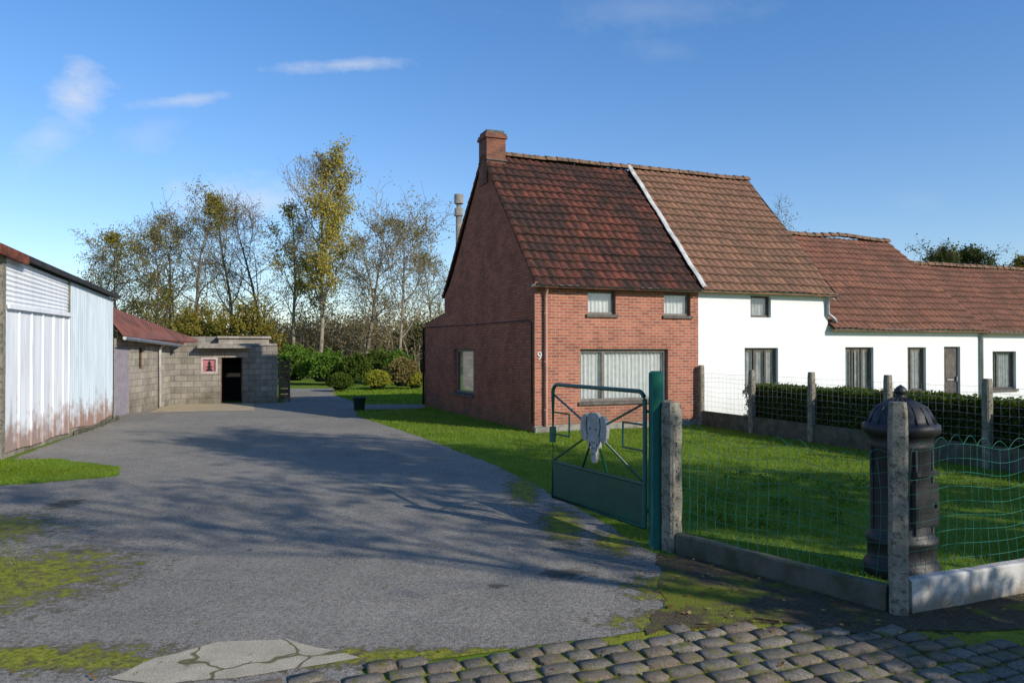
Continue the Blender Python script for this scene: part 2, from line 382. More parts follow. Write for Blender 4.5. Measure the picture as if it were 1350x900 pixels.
b_=MB(); b_.poly([(-600,-600,0),(600,-600,0),(600,900,0),(-600,900,0)]); b_.build('ground',[M['grass']])
ax=Vector((.9246,.381)); bx=Vector((-.381,.9246))
C=Vector(G(705,570)); A0=Vector(G(885,725)); B0=Vector(G(1183,808))
ANG=math.atan2(.381,.9246)
def off(p,a,b): q=Vector(p)+ax*a+bx*b; return (q.x,q.y)
S0=Vector((0.,4.9))
flat('cobbled_street',[off(S0,-40,-5.5),off(S0,60,-5.5),off(S0,60,.1),off(S0,3.2,-.05),off(S0,-40,0)],.004,M['joint'],0)
drive=[G(862,730),G(780,680),G(700,636),G(640,608),G(560,578),G(500,558),G(470,548),G(470,541),G(560,538.5),G(560,533),G(478,533),G(441,521),G(441,512),G(376,512),G(376,531),G(290,531),G(222,534),G(150,549),(-10.7,21),(-8.6,13.3),(-9.5,9),(-12,4),(-12,1.2),off(S0,-4,-.15),off(S0,-1.0,-.45),G(480,880),G(700,852),G(850,833),G(940,815),G(930,760)]
flat('driveway',drive,.008,M['asphalt'],.05,.12,1)
flat('verge_soil',[G(862,730),G(905,735),tuple(A0+Vector((.1,0))),tuple(B0+Vector((.05,.1))),off(B0,9,.1),off(B0,9,-.95),off(B0,1.2,-.75),G(1170,836),G(1000,818),G(880,833),G(850,838),G(870,790)],.012,M['soil'],.09,.1,2)
flat('concrete_patch',[G(148,893),G(215,868),G(290,846),G(380,842),G(470,868),G(400,882),G(300,897),G(220,902)],.014,M['cpatch'],.05,.1,3)
strip=[G(-60,607),G(80,606),G(160,616),G(152,628),G(60,636),G(-60,644)]
flat('grass_strip',strip,.012,M['grass'],.08,.1,4)
flat('sandy_apron',[G(195,544),G(335,541),G(335,532),G(225,533)],.012,M['sand'],.08,.2,5)
Fp=C+ax*4.47; D0=off(B0,6.97,0)
lawn=[tuple(A0),tuple(B0),D0,tuple(Fp),tuple(C),off(C,0,9),G(560,538.5),G(470,541),G(470,548),G(500,558),G(560,578),G(640,608),G(700,636),G(780,680),G(862,730)]
flat('lawn',lawn,.005,M['grass'],0)
farl=[G(441,512),G(562,510),G(560,533),G(478,533),G(441,521)]
flat('back_lawn',farl,.006,M['grass'],0)
def inpoly(P,X,Y):
    ins=np.zeros(len(X),bool); n=len(P)
    for i in range(n):
        x1,y1=P[i];x2,y2=P[(i+1)%n]
        c=((y1>Y)!=(y2>Y)); xi=(x2-x1)*(Y-y1)/(y2-y1+1e-12)+x1
        ins^= c&(X<xi)
    return ins
def blades(name,P,n,h,w,dpow=1.,keep=None):
    xs=[p[0] for p in P];ys=[p[1] for p in P]
    X=R.uniform(min(xs),max(xs),n);Y=R.uniform(min(ys),max(ys),n)
    k=inpoly(P,X,Y)&(R.random(n)<np.minimum(1.,(min(ys)/Y)**dpow)); X=X[k];Y=Y[k]; n=len(X)
    sc=np.maximum(1.,Y/9.)**.8
    pat=np.array([mn.noise(Vector((x*1.3,y*1.3,0))) for x,y in zip(X,Y)])
    hh=h*R.uniform(.5,1.2,n)*(1+.5*pat); ww=w*sc
    X=X+R.normal(0,.03,n); Y=Y+R.normal(0,.03,n)
    th=R.uniform(0,2*math.pi,n); lx=R.normal(0,.5,n)*hh; ly=R.normal(0,.5,n)*hh
    V=np.zeros((n,3,3)); V[:,0,0]=X-np.cos(th)*ww;V[:,0,1]=Y-np.sin(th)*ww;V[:,1,0]=X+np.cos(th)*ww;V[:,1,1]=Y+np.sin(th)*ww
    V[:,2,0]=X+lx;V[:,2,1]=Y+ly;V[:,2,2]=hh; V[:,:2,2]=.004
    return fastmesh(name,V.reshape(-1,3),np.arange(n*3).reshape(-1,3),[M['blade']])
blades('lawn_grass',lawn,380000,.055,.0045,.9)
blades('back_lawn_grass',farl,15000,.07,.006,0)
blades('strip_grass',strip,30000,.045,.0045,0)
blades('verge_grass',[G(-80,690),G(20,700),G(40,745),G(20,790),G(-80,810)],3000,.04,.004,0)
# cobbles
def vb(u): return np.interp(u,[-3000,-400,150,300,480,700,1000,1170,1350,2200],[1000,960,905,899,880,852,815,832,850,872])
Vc=[];Fc=[];SL,SW=.215,.145; K=4
prof=[0,.09,.91,1.]
row=0; yb=-4.4
while yb<2.2:
    xb=-9+(row%2)*SL*.5+rnd.uniform(-.03,.03)
    while xb<13:
        l=SL*rnd.uniform(.75,1.2)
        cx,cy=off(S0,xb+l/2,yb+SW/2)
        ok=cy>1.2
        if ok and cy>.5:
            u=U0+F*cx/cy; v=HV+F*H/cy
            ok= v>vb(u)+rnd.uniform(-4,7)
        if ok:
            i0=len(Vc); hz=rnd.uniform(.018,.030); tx=rnd.uniform(-.012,.012);ty=rnd.uniform(-.03,.03)
            ins=.0115
            for a in range(K):
                for b in range(K):
                    fa=prof[a];fb=prof[b]
                    e=(a in(0,3)) or (b in(0,3)); cr=(a in(0,3)) and (b in(0,3))
                    sx=xb+ins+(l-2*ins)*fa; sy=yb+ins+(SW-2*ins)*fb
                    if cr: sx+=(.5-fa)*.026; sy+=(.5-fb)*.024
                    sx+=rnd.uniform(-.006,.006); sy+=rnd.uniform(-.006,.006)
                    z=hz+(fa-.5)*l*tx*3+(fb-.5)*ty*.3+rnd.uniform(-.002,.002)
                    if e: z-=.009
                    p=off(S0,sx,sy); Vc.append((p[0],p[1],z))
            for a in range(K-1):
                for b in range(K-1):
                    Fc.append((i0+a*K+b,i0+(a+1)*K+b,i0+(a+1)*K+b+1,i0+a*K+b+1))
            ring=[0,4,8,12,13,14,15,11,7,3,2,1]; j0=len(Vc)
            for q in ring: vx=Vc[i0+q]; Vc.append((vx[0],vx[1],.0))
            for q in range(12): Fc.append((i0+ring[q],j0+q,j0+(q+1)%12,i0+ring[(q+1)%12]))
        xb+=l
    yb+=SW+rnd.uniform(-.004,.006); row+=1
cob=fastmesh('cobblestones',Vc,Fc,[M['cobble']]); cob.data.polygons.foreach_set('use_smooth',[True]*len(cob.data.polygons))
def litter(name,n,region,mats,size=.045):
    P=[]
    xs=[p[0] for p in region];ys=[p[1] for p in region]
    X=R.uniform(min(xs),max(xs),n);Y=R.uniform(min(ys),max(ys),n);k=inpoly(region,X,Y);X=X[k];Y=Y[k];n=len(X)
    th=R.uniform(0,6.28,n);s=size*R.uniform(.5,1.2,n)
    V=np.zeros((n,4,3))
    for i,(a,b) in enumerate(((1,0),(0,.6),(-1,0),(0,-.6))):
        V[:,i,0]=X+(np.cos(th)*a-np.sin(th)*b)*s*.5;V[:,i,1]=Y+(np.sin(th)*a+np.cos(th)*b)*s*.5;V[:,i,2]=.025+R.uniform(0,.012,n)
    return fastmesh(name,V.reshape(-1,3),np.arange(n*4).reshape(-1,4),mats)
M['dry']=leafmat('dry_leaf',(.16,.08,.03),(.30,.19,.06),(.4,.33,.12),.2)
litter('fallen_leaves',1500,[tuple(A0),(0.9,6.6),(1.0,5.2),(2.5,5.0),(9,7.8),(9,8.2),tuple(B0)],[M['dry']],.05)
litter('lawn_leaves',900,lawn,[M['dry']],.06)
litter('street_leaves',160,[(-3,3.2),(4,3.2),(4,5),(-3,5)],[M['dry']],.035)
litter('driveway_leaves',200,[(-8,4.6),(1,5),(0,9),(-3,20),(-8,18),(-7,12)],[M['dry']],.03)
# ---------------------------------------------------------------- house helpers
def front(a,z,dp): return (a,dp,z)
def side(a,z,dp): return (dp,a,z)
def wall(mb,P,a0,a1,z0,z1,holes,m=0,depth=.14):
    xs=sorted({a0,a1,*[h[0] for h in holes],*[h[1] for h in holes]}); zs=sorted({z0,z1,*[h[2] for h in holes],*[h[3] for h in holes]})
    for i in range(len(xs)-1):
        for j in range(len(zs)-1):
            cx=(xs[i]+xs[i+1])/2;cz=(zs[j]+zs[j+1])/2
            if any(h[0]<cx<h[1] and h[2]<cz<h[3] for h in holes): continue
            mb.poly([P(xs[i],zs[j],0),P(xs[i+1],zs[j],0),P(xs[i+1],zs[j+1],0),P(xs[i],zs[j+1],0)],m)
    for h in holes:
        c=[(h[0],h[2]),(h[1],h[2]),(h[1],h[3]),(h[0],h[3])]
        for k in range(4):
            p,q=c[k],c[(k+1)%4]; mb.poly([P(*p,0),P(*q,0),P(*q,depth),P(*p,depth)],m)
def pbox(mb,P,a0,a1,z0,z1,d0,d1,m=0):
    p=P(a0,z0,d0);q=P(a1,z1,d1); mb.box(p[0],q[0],p[1],q[1],p[2],q[2],m)
def window(par,P,h,fm,cm,mull=(),hb=(),dp=.09,fw=.055,sill=True,curt=True,cz=0.,gap=None):
    a0,a1,z0,z1=h; mb=MB()
    pbox(mb,P,a0,a0+fw,z0,z1,dp,dp+.05);pbox(mb,P,a1-fw,a1,z0,z1,dp,dp+.05)
    pbox(mb,P,a0+fw,a1-fw,z1-fw,z1,dp,dp+.05);pbox(mb,P,a0+fw,a1-fw,z0,z0+fw,dp,dp+.05)
    for q in mull:
        x=a0+(a1-a0)*q; pbox(mb,P,x-fw*.5,x+fw*.5,z0+fw,z1-fw,dp+.002,dp+.05)
    for q in hb:
        z=z0+(z1-z0)*q; pbox(mb,P,a0+fw,a1-fw,z-fw*.4,z+fw*.4,dp+.004,dp+.048)
    mb.build('window_frame',[fm],par)
    g=MB(); g.poly([P(a0+fw,z0+fw,dp+.02),P(a1-fw,z0+fw,dp+.02),P(a1-fw,z1-fw,dp+.02),P(a0+fw,z1-fw,dp+.02)]); g.build('window_glass',[M['glass']],par)
    if curt:
        c=MB(); n=int((a1-a0)/.018); rows=[]
        for zz in (z0+.02+cz,z1-.02):
            rows.append([P(a0+.02+(a1-a0-.04)*i/n,zz,dp+.10+.018*math.sin(i*.018*2*math.pi/.11)+.006*math.sin(i*1.7)) for i in range(n+1) ])
        if gap:
            ga,gb=gap; ia=int(n*ga);ib=int(n*gb)
            c.grid([r[:ia] for r in rows]); c.grid([r[ib:] for r in rows])
        else: c.grid(rows)
        c.build('curtain',[cm],par)
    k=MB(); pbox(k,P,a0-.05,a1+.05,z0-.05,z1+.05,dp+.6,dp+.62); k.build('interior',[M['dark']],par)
    if sill:
        k=MB(); pbox(k,P,a0-.05,a1+.05,z0-.07,z0,-.05,dp); k.build('window_sill',[M['sill']],par)
def roof(par,t0,t1,p0,p1,m,tw=.21,th=.31,seed=0,name='roof_tiles',amp=.034,flip=False):
    L=math.hypot(p1[0]-p0[0],p1[1]-p0[1]); nr=int(round(L/th)); nt=int(round((t1-t0)/tw)); tw=(t1-t0)/nt
    ds,dz=(p1[0]-p0[0])/L,(p1[1]-p0[1])/L; ns,nz=-dz,ds
    if nz<0: ns,nz=-ns,-nz
    S=6; shape=[0,.35,.85,1.,.7,.2]
    rows=[];uvr=[]
    for r in range(nr):
        for e,(f,hh) in enumerate(((0,.034),(.985,0))):
            l=(r+f)*L/nr; rw=[]
            jr=(mn.noise(Vector((r*3.1,seed,0)))*.012)
            for i in range(nt*S+1):
                ti=i/S; x=t0+ti*tw; w_=shape[i%S]*amp
                sag=mn.noise(Vector((x*.5,l*.5,seed)))*.06+mn.noise(Vector((x*1.9,l*1.9,seed+5)))*.018 +mn.noise(Vector((math.floor(ti+.01)*5.3,r*7.7,seed)))*.012
                h=w_+hh+sag+jr
                rw.append((x,p0[0]+ds*l+ns*h,p0[1]+dz*l+nz*h))
            rows.append(rw); uvr.append(r+f)
    b=MB(); b.grid(rows,0,False,lambda i,j:(min(j/S+ (0.001 if j<nt*S else -.001),nt),uvr[i]+.002))
    b.poly([(t0,p0[0],p0[1]-.03),(t1,p0[0],p0[1]-.03),(t1,p1[0],p1[1]-.03),(t0,p1[0],p1[1]-.03)])
    for k,u in enumerate(b.uv):
        if u:
            cx=sum(q[0] for q in u)/4; r0=min(q[1] for q in u)
            b.uv[k]=[(cx,q[1]) if q[1]<math.floor(r0+.01)+1 else (cx,math.floor(r0+.01)+.999) for q in u]
    return b.build(name,[m],par)
def ridge(par,t0,t1,s,z,seed=0):
    b=MB(); x=t0; k=0
    while x<t1-.05:
        l=.34; zz=z+mn.noise(Vector((x*.6,seed,3)))*.06; rr=.11
        P=[]
        for e in (0,1):
            r=rr*(1.1 if e==0 else .92)
            P.append([(min(x+e*l*1.04,t1+.02),s+r*math.cos(a),zz-.05+r*1.1*math.sin(a)) for a in [math.pi*q/8 for q in range(9)]])
        b.grid(P,0,True); b.poly([P[0][q] for q in range(9)]); b.poly([P[1][q] for q in range(9)]); x+=l; k+=1
    b.build('ridge_tiles',[M['ridge']],par)
def gutter(par,t0,t1,z,y=-.14,m='zinc'):
    b=MB(); r=.065; P=[]
    for tt in (t0,t1): P.append([(tt,y+r*math.cos(a),z+r*math.sin(a)) for a in [math.pi+math.pi*q/8 for q in range(9)]])
    b.grid(P); b.poly(P[0]); b.poly(P[1]); P2=[[(tt,y+(r-.006)*math.cos(a),z+(r-.006)*math.sin(a)) for a in [math.pi+math.pi*q/8 for q in range(9)]] for tt in (t0,t1)]
    b.grid(P2); b.tube([(t0,y-r,z),(t1,y-r,z)],.008,6)
    b.build('gutter',[M[m]],par)
# ---------------------------------------------------------------- brick house
loc=(C.x,C.y,0)
BH=empty('brick_house',loc,ANG)
T1=4.47;T2=8.68;T3=14.62;T4=24.
w_big=(1.16,3.58,.66,1.9);wu1=(1.36,2.11,2.72,3.28);wu2=(3.47,4.24,2.72,3.28)
b=MB(); wall(b,front,0,T1,0,3.45,[w_big,wu1,wu2]); b.build('front_wall',[M['brick']],BH)
ws=(4.12,5.94,.62,1.9); b=MB()
wall(b,side,0,9.05,0,2.65,[ws])
prof=[(0,2.65),(9.05,2.65),(9.05,2.7),(6.85,3.0),(6.85,3.5),(6.3,3.85),(5.6,4.55),(3.35,7.05),(0,3.42)]
b.poly([side(a,z,0) for a,z in prof]); b.build('gable_wall',[M['brickdark']],BH)
b=MB(); b.poly([(0,9.05,0),(T1,9.05,0),(T1,9.05,2.7),(0,9.05,2.7)]); b.poly([(0,6.85,2.9),(T1,6.85,2.9),(T1,6.85,3.5),(0,6.85,3.5)]);b.poly([(0,6.85,3.02),(0,9.12,2.72),(T1,9.12,2.72),(T1,6.85,3.02)]); b.build('back_wall',[M['brickdark']],BH)
window(BH,front,w_big,M['frame'],M['curtain'],(.27,),(),fw=.07,gap=None)
window(BH,front,wu1,M['frame'],M['curtain']); window(BH,front,wu2,M['frame'],M['curtain'])
window(BH,side,ws,M['frame'],M['curtaingrey'],(.15,),(),fw=.07)
b=MB()
for h in (w_big,wu1,wu2):
    n=int((h[1]-h[0]+.2)/.075); a=h[0]-.1
    for k in range(n+1):
        b.box(a+k*.075,a+k*.075+.064,-.004,.02,h[3]+.002,h[3]+.15 if h is w_big else min(h[3]+.12,3.42))
b.build('brick_lintels',[M['brick']],BH)
roof(BH,-.06,T1-.02,(-.22,3.32),(3.35,7.1),M['tiledark'],seed=1)
roof(BH,-.06,T1-.02,(6.95,3.5),(3.35,7.1),M['tiledark'],seed=2,name='back_roof_tiles')
ridge(BH,.45,T1,3.35,7.17,1)
b=MB(); b.box(-.08,-.005,-.2,.0,3.3,3.42); b.poly([(-.05,-.22,3.36),(-.05,3.35,7.14),(-.05,3.35,7.03),(-.05,-.22,3.22)]); b.poly([(-.05,6.95,3.54),(-.05,3.35,7.14),(-.05,3.35,7.03),(-.05,6.95,3.42)]); b.build('verge_board',[M['brickdark']],BH)
b=MB(); b.box(-.04,.5,3.02,3.62,6.3,7.5); b.box(-.08,.54,2.98,3.66,7.5,7.57); b.box(-.06,.52,3.0,3.64,7.57,7.63); b.build('brick_chimney',[M['brickchim']],BH)
b=MB(); b.box(-.02,.48,3.06,3.6,7.63,7.72); b.box(-.05,.53,2.98,3.66,6.90,6.93);b.build('chimney_cap',[M['sill']],BH)
b=MB(); b.tube([(.75,7.7,2.8),(.75,7.7,6.2)],.10,12);b.tube([(.75,7.7,6.2),(.75,7.7,6.45)],.14,12);b.tube([(.75,7.7,6.45),(.75,7.7,6.6)],.08,12);b.tube([(.75,7.7,6.6),(.75,7.7,6.9)],.15,12); b.build('flue_pipe',[M['stone']],BH)
gutter(BH,-.12,T1+.02,3.36)
b=MB(); b.tube([(.25,-.14,3.3),(.25,-.1,3.2),(.25,-.06,3.1),(.25,-.06,.1),(.25,-.14,.04)],.04,10)
for z in (.5,1.6,2.7): b.tube([(.25,-.06,z),(.25,-.06,z+.03)],.048,10)
b.build('downpipe',[M['pinkpipe']],BH)
b=MB(); b.box(-.012,T1,-.015,-.001,0,.16,0); b.box(-.05,.3,-.16,-.02,0,.13); b.build('plinth',[M['stone']],BH)
b=MB(); b.tube([side(s_,z_,-.02) for s_,z_ in ((9.,2.62),(6.8,2.6),(4.,2.58),(.3,2.56),(.15,2.5),(.12,.2))],.014,6); b.tube([side(9.03,z_,-.05) for z_ in (2.6,.05)],.04,8); b.build('cable',[M['tar']],BH)
fc=bpy.data.curves.new('house_number','FONT'); fc.body='9'; fc.size=.26; fc.extrude=.006; fo=bpy.data.objects.new('house_number',fc); col.objects.link(fo); fo.parent=BH; fo.location=(.05,-.012,1.66); fo.rotation_euler=(math.radians(90),0,0); fc.materials.append(M['white'])
b=MB()
P=[];
for k in range(13):
    f=k/12; s_=-.24+(3.35+.24)*f; z_=3.32+(7.12-3.32)*f; j=.015*math.sin(k*2.1)
    P.append([(T1-.07+j,s_-.05,z_+.10),(T1+.0+j,s_-.07,z_+.13),(T1+.07+j,s_-.05,z_+.10)])
b.grid(P); b.build('roof_flashing',[M['flash']],BH)
# ---------------------------------------------------------------- white houses
WH=empty('white_house',loc,ANG)
hu=(6.09,6.75,2.72,3.28);hl=(5.90,6.98,.85,1.93)
b=MB(); wall(b,front,T1,T2,0,3.45,[hu,hl]); b.poly([(T2,0,0),(T2,6.7,0),(T2,6.7,3.45),(T2,3.35,7.03),(T2,0,3.45)]); b.poly([(T1,6.7,0),(T2,6.7,0),(T2,6.7,3.45),(T1,6.7,3.45)]); b.build('walls',[M['white']],WH)
window(WH,front,hu,M['framedark'],M['curtaingrey'],(),(),sill=False); window(WH,front,hl,M['framedark'],M['curtaingrey'],(.35,.68),(),gap=(.38,.42))
roof(WH,T1+.02,T2+.1,(-.22,3.34),(3.35,7.12),M['tile'],seed=3); roof(WH,T1+.02,T2+.1,(6.9,3.4),(3.35,7.12),M['tile'],seed=4,name='back_roof_tiles')
ridge(WH,T1,T2+.1,3.35,7.19,2); gutter(WH,T1+.05,T2+.16,3.38)
b=MB(); b.tube([(T2-.05,-.14,3.33),(T2-.05,-.08,3.2),(T2-.05,-.06,3.05),(T2-.05,-.06,2.85),(T2+.12,-.1,2.72),(T2+.18,-.14,2.6)],.045,10); b.build('downpipe',[M['zinc']],WH)
b=MB(); b.poly([(T2+.1,-.22,3.38),(T2+.1,3.35,7.16),(T2+.1,3.35,7.02),(T2+.1,-.22,3.22)]);b.poly([(T2+.1,-.22,3.22),(T2+.1,3.35,7.02),(T2,3.35,7.02),(T2,-.22,3.22)]); b.build('verge',[M['stone']],WH)
W2=empty('white_house',loc,ANG)
h1=(9.30,10.33,.75,1.95);h2=(11.63,12.36,.7,1.95);dr_=(13.09,13.76,.1,1.97)
b=MB(); wall(b,front,T2,T3,0,2.55,[h1,h2,dr_]); b.poly([(T3,0,0),(T3,6.9,0),(T3,6.9,2.5),(T3,3.37,5.5),(T3,0,2.5)]); b.poly([(T2,6.9,0),(T3,6.9,0),(T3,6.9,2.5),(T2,6.9,2.5)]); b.build('walls',[M['white']],W2)
window(W2,front,h1,M['framedark'],M['curtaingrey'],(.33,.66),(),gap=(.44,.5)); window(W2,front,h2,M['framedark'],M['curtaingrey'],(.3,),())
b=MB(); b.box(13.09,13.76,.09,.13,.1,1.97); b.box(13.2,13.65,.07,.09,.3,.9); 
b.build('door',[M['framedark']],W2)
b=MB(); b.box(13.24,13.62,.078,.089,1.05,1.75); b.build('door_glass',[M['sill']],W2)
b=MB(); b.box(13.66,13.69,.03,.09,.95,1.1); b.box(13.3,13.56,.06,.089,.98,1.02);b.build('door_handle',[M['zinc']],W2)
b=MB(); b.box(13.0,13.85,-.35,.09,0,.1); b.build('doorstep',[M['stone']],W2)
roof(W2,T2+.02,T3+.08,(-.22,2.42),(3.37,5.55),M['tile2'],seed=5); roof(W2,T2+.02,T3+.08,(6.95,2.42),(3.37,5.55),M['tile2'],seed=6,name='back_roof_tiles')
ridge(W2,T2,T3+.08,3.37,5.62,3); gutter(W2,T2+.1,T3+.1,2.46)
b=MB(); b.tube([(T3-.02,-.14,2.4),(T3-.02,-.06,2.25),(T3-.02,-.06,.05)],.045,10); b.build('downpipe',[M['zinc']],W2)
W3=empty('white_house',loc,ANG)
h3=(15.15,16.2,.68,1.83);h4=(19.,20.,.68,1.83)
b=MB(); wall(b,front,T3,T4,0,2.5,[h3,h4]); b.poly([(T4,0,0),(T4,5.4,0),(T4,5.4,2.5),(T4,2.7,4.7),(T4,0,2.5)]); b.poly([(T3,5.4,0),(T4,5.4,0),(T4,5.4,2.5),(T3,5.4,2.5)]); b.build('walls',[M['white']],W3)
window(W3,front,h3,M['framedark'],M['curtaingrey'],(.3,),()); window(W3,front,h4,M['framedark'],M['curtaingrey'],(.3,),())
roof(W3,T3+.02,T4+.1,(-.2,2.38),(2.7,4.72),M['tile2'],seed=7); roof(W3,T3+.02,T4+.1,(5.6,2.38),(2.7,4.72),M['tile2'],seed=8,name='back_roof_tiles')
ridge(W3,T3,T4,2.7,4.78,4); gutter(W3,T3+.15,T4,2.42)
# ---------------------------------------------------------------- fences
def conc_post(name,x,y,h,w=.13,rz=ANG,notch=False,m='conc'):
    b=MB(); n=14; P=[]
    W=w/2
    for k in range(n+1):
        z=h*k/n; j=.0015*math.sin(k*5.3+x*9)
        c=.022
        ww=W+j
        if k==n: ww=W*.86
        if notch: ww+= .002*((k*7)%3-1)
        ring=[(ww,-ww+c),(ww,ww-c),(ww-c,ww),(-ww+c,ww),(-ww,ww-c),(-ww,-ww+c),(-ww+c,-ww),(ww-c,-ww),(ww,-ww+c)]
        P.append([(a,bb,z) for a,bb in ring])
    P.insert(n,[(a*1.07,bb*1.07,h-.03) for a,bb,_ in P[n]])
    b.grid(P,0,False); b.poly(P[-1][:8])
    if notch:
        for k in range(5): b.box(-W-.012,W+.012,-.02,.02,.25+k*.25,.275+k*.25)
    o=b.build(name,[M[m]]); o.location=(x,y,0); o.rotation_euler=(0,0,rz); return o
conc_post('concrete_post',A0.x,A0.y,1.40,.155,math.atan2(B0.y-A0.y,B0.x-A0.x),True)
conc_post('concrete_post',B0.x,B0.y,1.52,.125,math.radians(-20),False)
q=B0+ax*2.45; conc_post('concrete_post',q.x,q.y,1.45,.12); q=B0+ax*4.9; conc_post('concrete_post',q.x,q.y,1.45,.12)
def lowwall(name,p,q,h,th,m):
    d=(q-p); L=d.length; n=int(L/.12); b=MB()
    rows=[]
    prof=[(-th/2,0),(-th/2,h-.015),(-th/2+.015,h),(th/2-.015,h),(th/2,h-.015),(th/2,0)]
    for k in range(n+1):
        x=L*k/n; rows.append([(x,a+mn.noise(Vector((x*3,a*9,z*5)))*.012,z+(mn.noise(Vector((x*2.2,a*5,1)))*.012 if z>0 else 0)) for a,z in prof])
    b.grid(rows,0,False); b.poly(rows[0]); b.poly(rows[-1])
    o=b.build(name,[M[m]]); o.location=(p.x,p.y,0); o.rotation_euler=(0,0,math.atan2(d.y,d.x)); return o
dAB=(B0-A0).normalized()
lowwall('low_garden_wall',A0+dAB*.09,B0-dAB*.07,.19,.09,'concdark')
def wcap(t):
    o=t.co(); n=t.noise(o,5,6,.7); s=t.sep(o); f=t.noise(o,40,3,.6)
    c=t.mix(t.mr(n,.35,.7),(.52,.51,.48),(.28,.265,.235)); c=t.mix(t.mr(t.m('ADD',t.m('MULTIPLY',s[2],-3.),n),.05,.4,0,.8),c,(.20,.17,.125))
    return {'Base Color':c,'Normal':t.bump(f,.4,.01)}
M['wcap']=mat('old_whitewash',wcap,.95)
lowwall('low_white_wall',B0+ax*.075,B0+ax*7,.25,.10,'wcap')
def mesh_fence(name,p,q,z0,z1,seed,sp=.1,sc=.045):
    b=MB(); d=q-p; L=d.length; e=d.normalized(); n=Vector((-e.y,e.x)); WR=.0017
    def W(x,z):
        f=z/z1; w1=mn.noise(Vector((x*1.1,z*.8,seed)))*.05; w2=mn.noise(Vector((x*2.7,z*2,seed+3)))*.018
        sagz=-.05*math.sin(math.pi*min(1,max(0,x/L)))*f+(mn.noise(Vector((x*2.,z,seed+9)))*.05+.03*math.sin(x*5.5+seed))*f
        dx=mn.noise(Vector((x*1.3,z*1.7,seed+20)))*.06
        pp=p+e*(x+dx)+n*(w1+w2+.07*f*math.sin(x*2.3+seed)); return (pp.x,pp.y,z+sagz)
    nx=int(L/sp); nz=int((z1-z0)/sp)
    for i in range(nx+1):
        x=L*i/nx; top=z1
        b.tube([W(x,z0+(top-z0)*k/12) for k in range(13)],WR,4,0,False)
        if i<nx and i%2==0:
            x2=L*min(i+2,nx)/nx
            b.tube([ (lambda c: (c[0],c[1],c[2]+sc*1.5*math.sin(math.pi*k/8)))(W(x+(x2-x)*k/8,z1)) for k in range(9)],WR*1.2,4,0,False)
    for j in range(nz+1):
        z=z0+(z1-z0)*j/nz; N=max(12,int(L/.07))
        b.tube([W(L*k/N,z) for k in range(N+1)],WR,4,0,False)
    b.build(name,[M['wire']])
mesh_fence('wire_fence',A0+dAB*.06-Vector((.05,.03)),B0-dAB*.04,.10,1.13,1.)
mesh_fence('wire_fence',B0+ax*.05,B0+ax*2.4,.24,1.2,5.)
mesh_fence('wire_fence',B0+ax*2.5,B0+ax*4.9,.24,1.2,8.)
fd=-bx
for k,q_ in enumerate((0.12,2.0,3.82,5.7,7.6,9.5,11.4)):
    p=Fp+fd*q_; conc_post('concrete_post',p.x,p.y,1.43 if k else 1.5,.13)
FF=empty('garden_fence',(0,0,0)); b=MB()
for k in range(6):
    qs=(0.12,2.0,3.82,5.7,7.6,9.5,11.4); p=Fp+fd*(qs[k]+.07);q=Fp+fd*(qs[k+1]-.07); n=Vector((ax.x,ax.y))*.02
    for z0,z1 in ((0,.38),):
        pts=[(p-n),(q-n),(q+n),(p+n)]
        b.poly([(v.x,v.y,z1) for v in pts])
        for i in range(4):
            a,c=pts[i],pts[(i+1)%4]; b.poly([(a.x,a.y,z0),(c.x,c.y,z0),(c.x,c.y,z1),(a.x,a.y,z1)])
b.build('concrete_panels',[M['concdark']],FF)
b=MB()
p=Fp+fd*.1;q=Fp+fd*11.4
for z in (.5,.62,.74,.86,.98,1.1,1.2,1.3):
    b.tube([((p.lerp(q,k/40)).x,(p.lerp(q,k/40)).y,z+.01*math.sin(k*1.3+z*9)) for k in range(41)],.0020,4,0,False)
for k in range(80):
    r_=p.lerp(q,k/79); b.tube([(r_.x,r_.y,.4),(r_.x,r_.y,1.3)],.0014,4,0,False)
b.build('wires',[M['galv']],FF)
# ---------------------------------------------------------------- gate
GP=Vector(G(865,722)); GL=Vector(((729-U0)/F*9.0,9.0))
b=MB(); b.tube([(GP.x,GP.y,0),(GP.x,GP.y,1.67)],.072,20); b.tube([(GP.x,GP.y,1.67),(GP.x,GP.y,1.69)],[.072,.05],20); b.build('green_gate_post',[M['green']])
g0=GP+Vector((-.1,.05)); gd=GL-g0; Lg=gd.length
GA=empty('garden_gate',(g0.x,g0.y,0),math.atan2(gd.y,gd.x))
b=MB(); r=.022; z0,z1=.19,1.49
def arc(cx,cz,a0,a1,rr=.1,n=6): return [(cx+rr*math.cos(a0+(a1-a0)*k/n),0,cz+rr*math.sin(a0+(a1-a0)*k/n)) for k in range(n+1)]
path=[(0,0,z0)]+arc(.1,z1-.1,math.pi,math.pi/2)+arc(Lg-.1,z1-.1,math.pi/2,0)+[(Lg,0,z0),(0,0,z0)]
b.tube(path,r,10)
zp=.60
b.tube([(0,0,zp),(Lg,0,zp)],.018,8)
b.box(.02,Lg-.02,-.006,.006,z0,zp-.01)
b.tube([(0,-.03,1.3),(-.1,-.03,1.3)],.015,8);b.tube([(0,-.03,.35),(-.1,-.03,.35)],.015,8)
cx,cz=Lg*.5,1.03
for a_,c_ in ((.03,z1-.12),(Lg-.03,z1-.12),(.03,zp+.02),(Lg-.03,zp+.02),(Lg*.36,zp),(Lg*.64,zp)):
    b.tube([(cx,0,cz),(a_,0,c_)],.012,8)
for xx in (.0,Lg):
    sx=1 if xx==0 else -1
    for zz in (.92,1.17): b.tube([(xx,0,zz),(xx+sx*.36,0,zz)],.010,8)
    b.tube([(xx+sx*.36,0,.92),(xx+sx*.36,0,1.17)],.010,8)
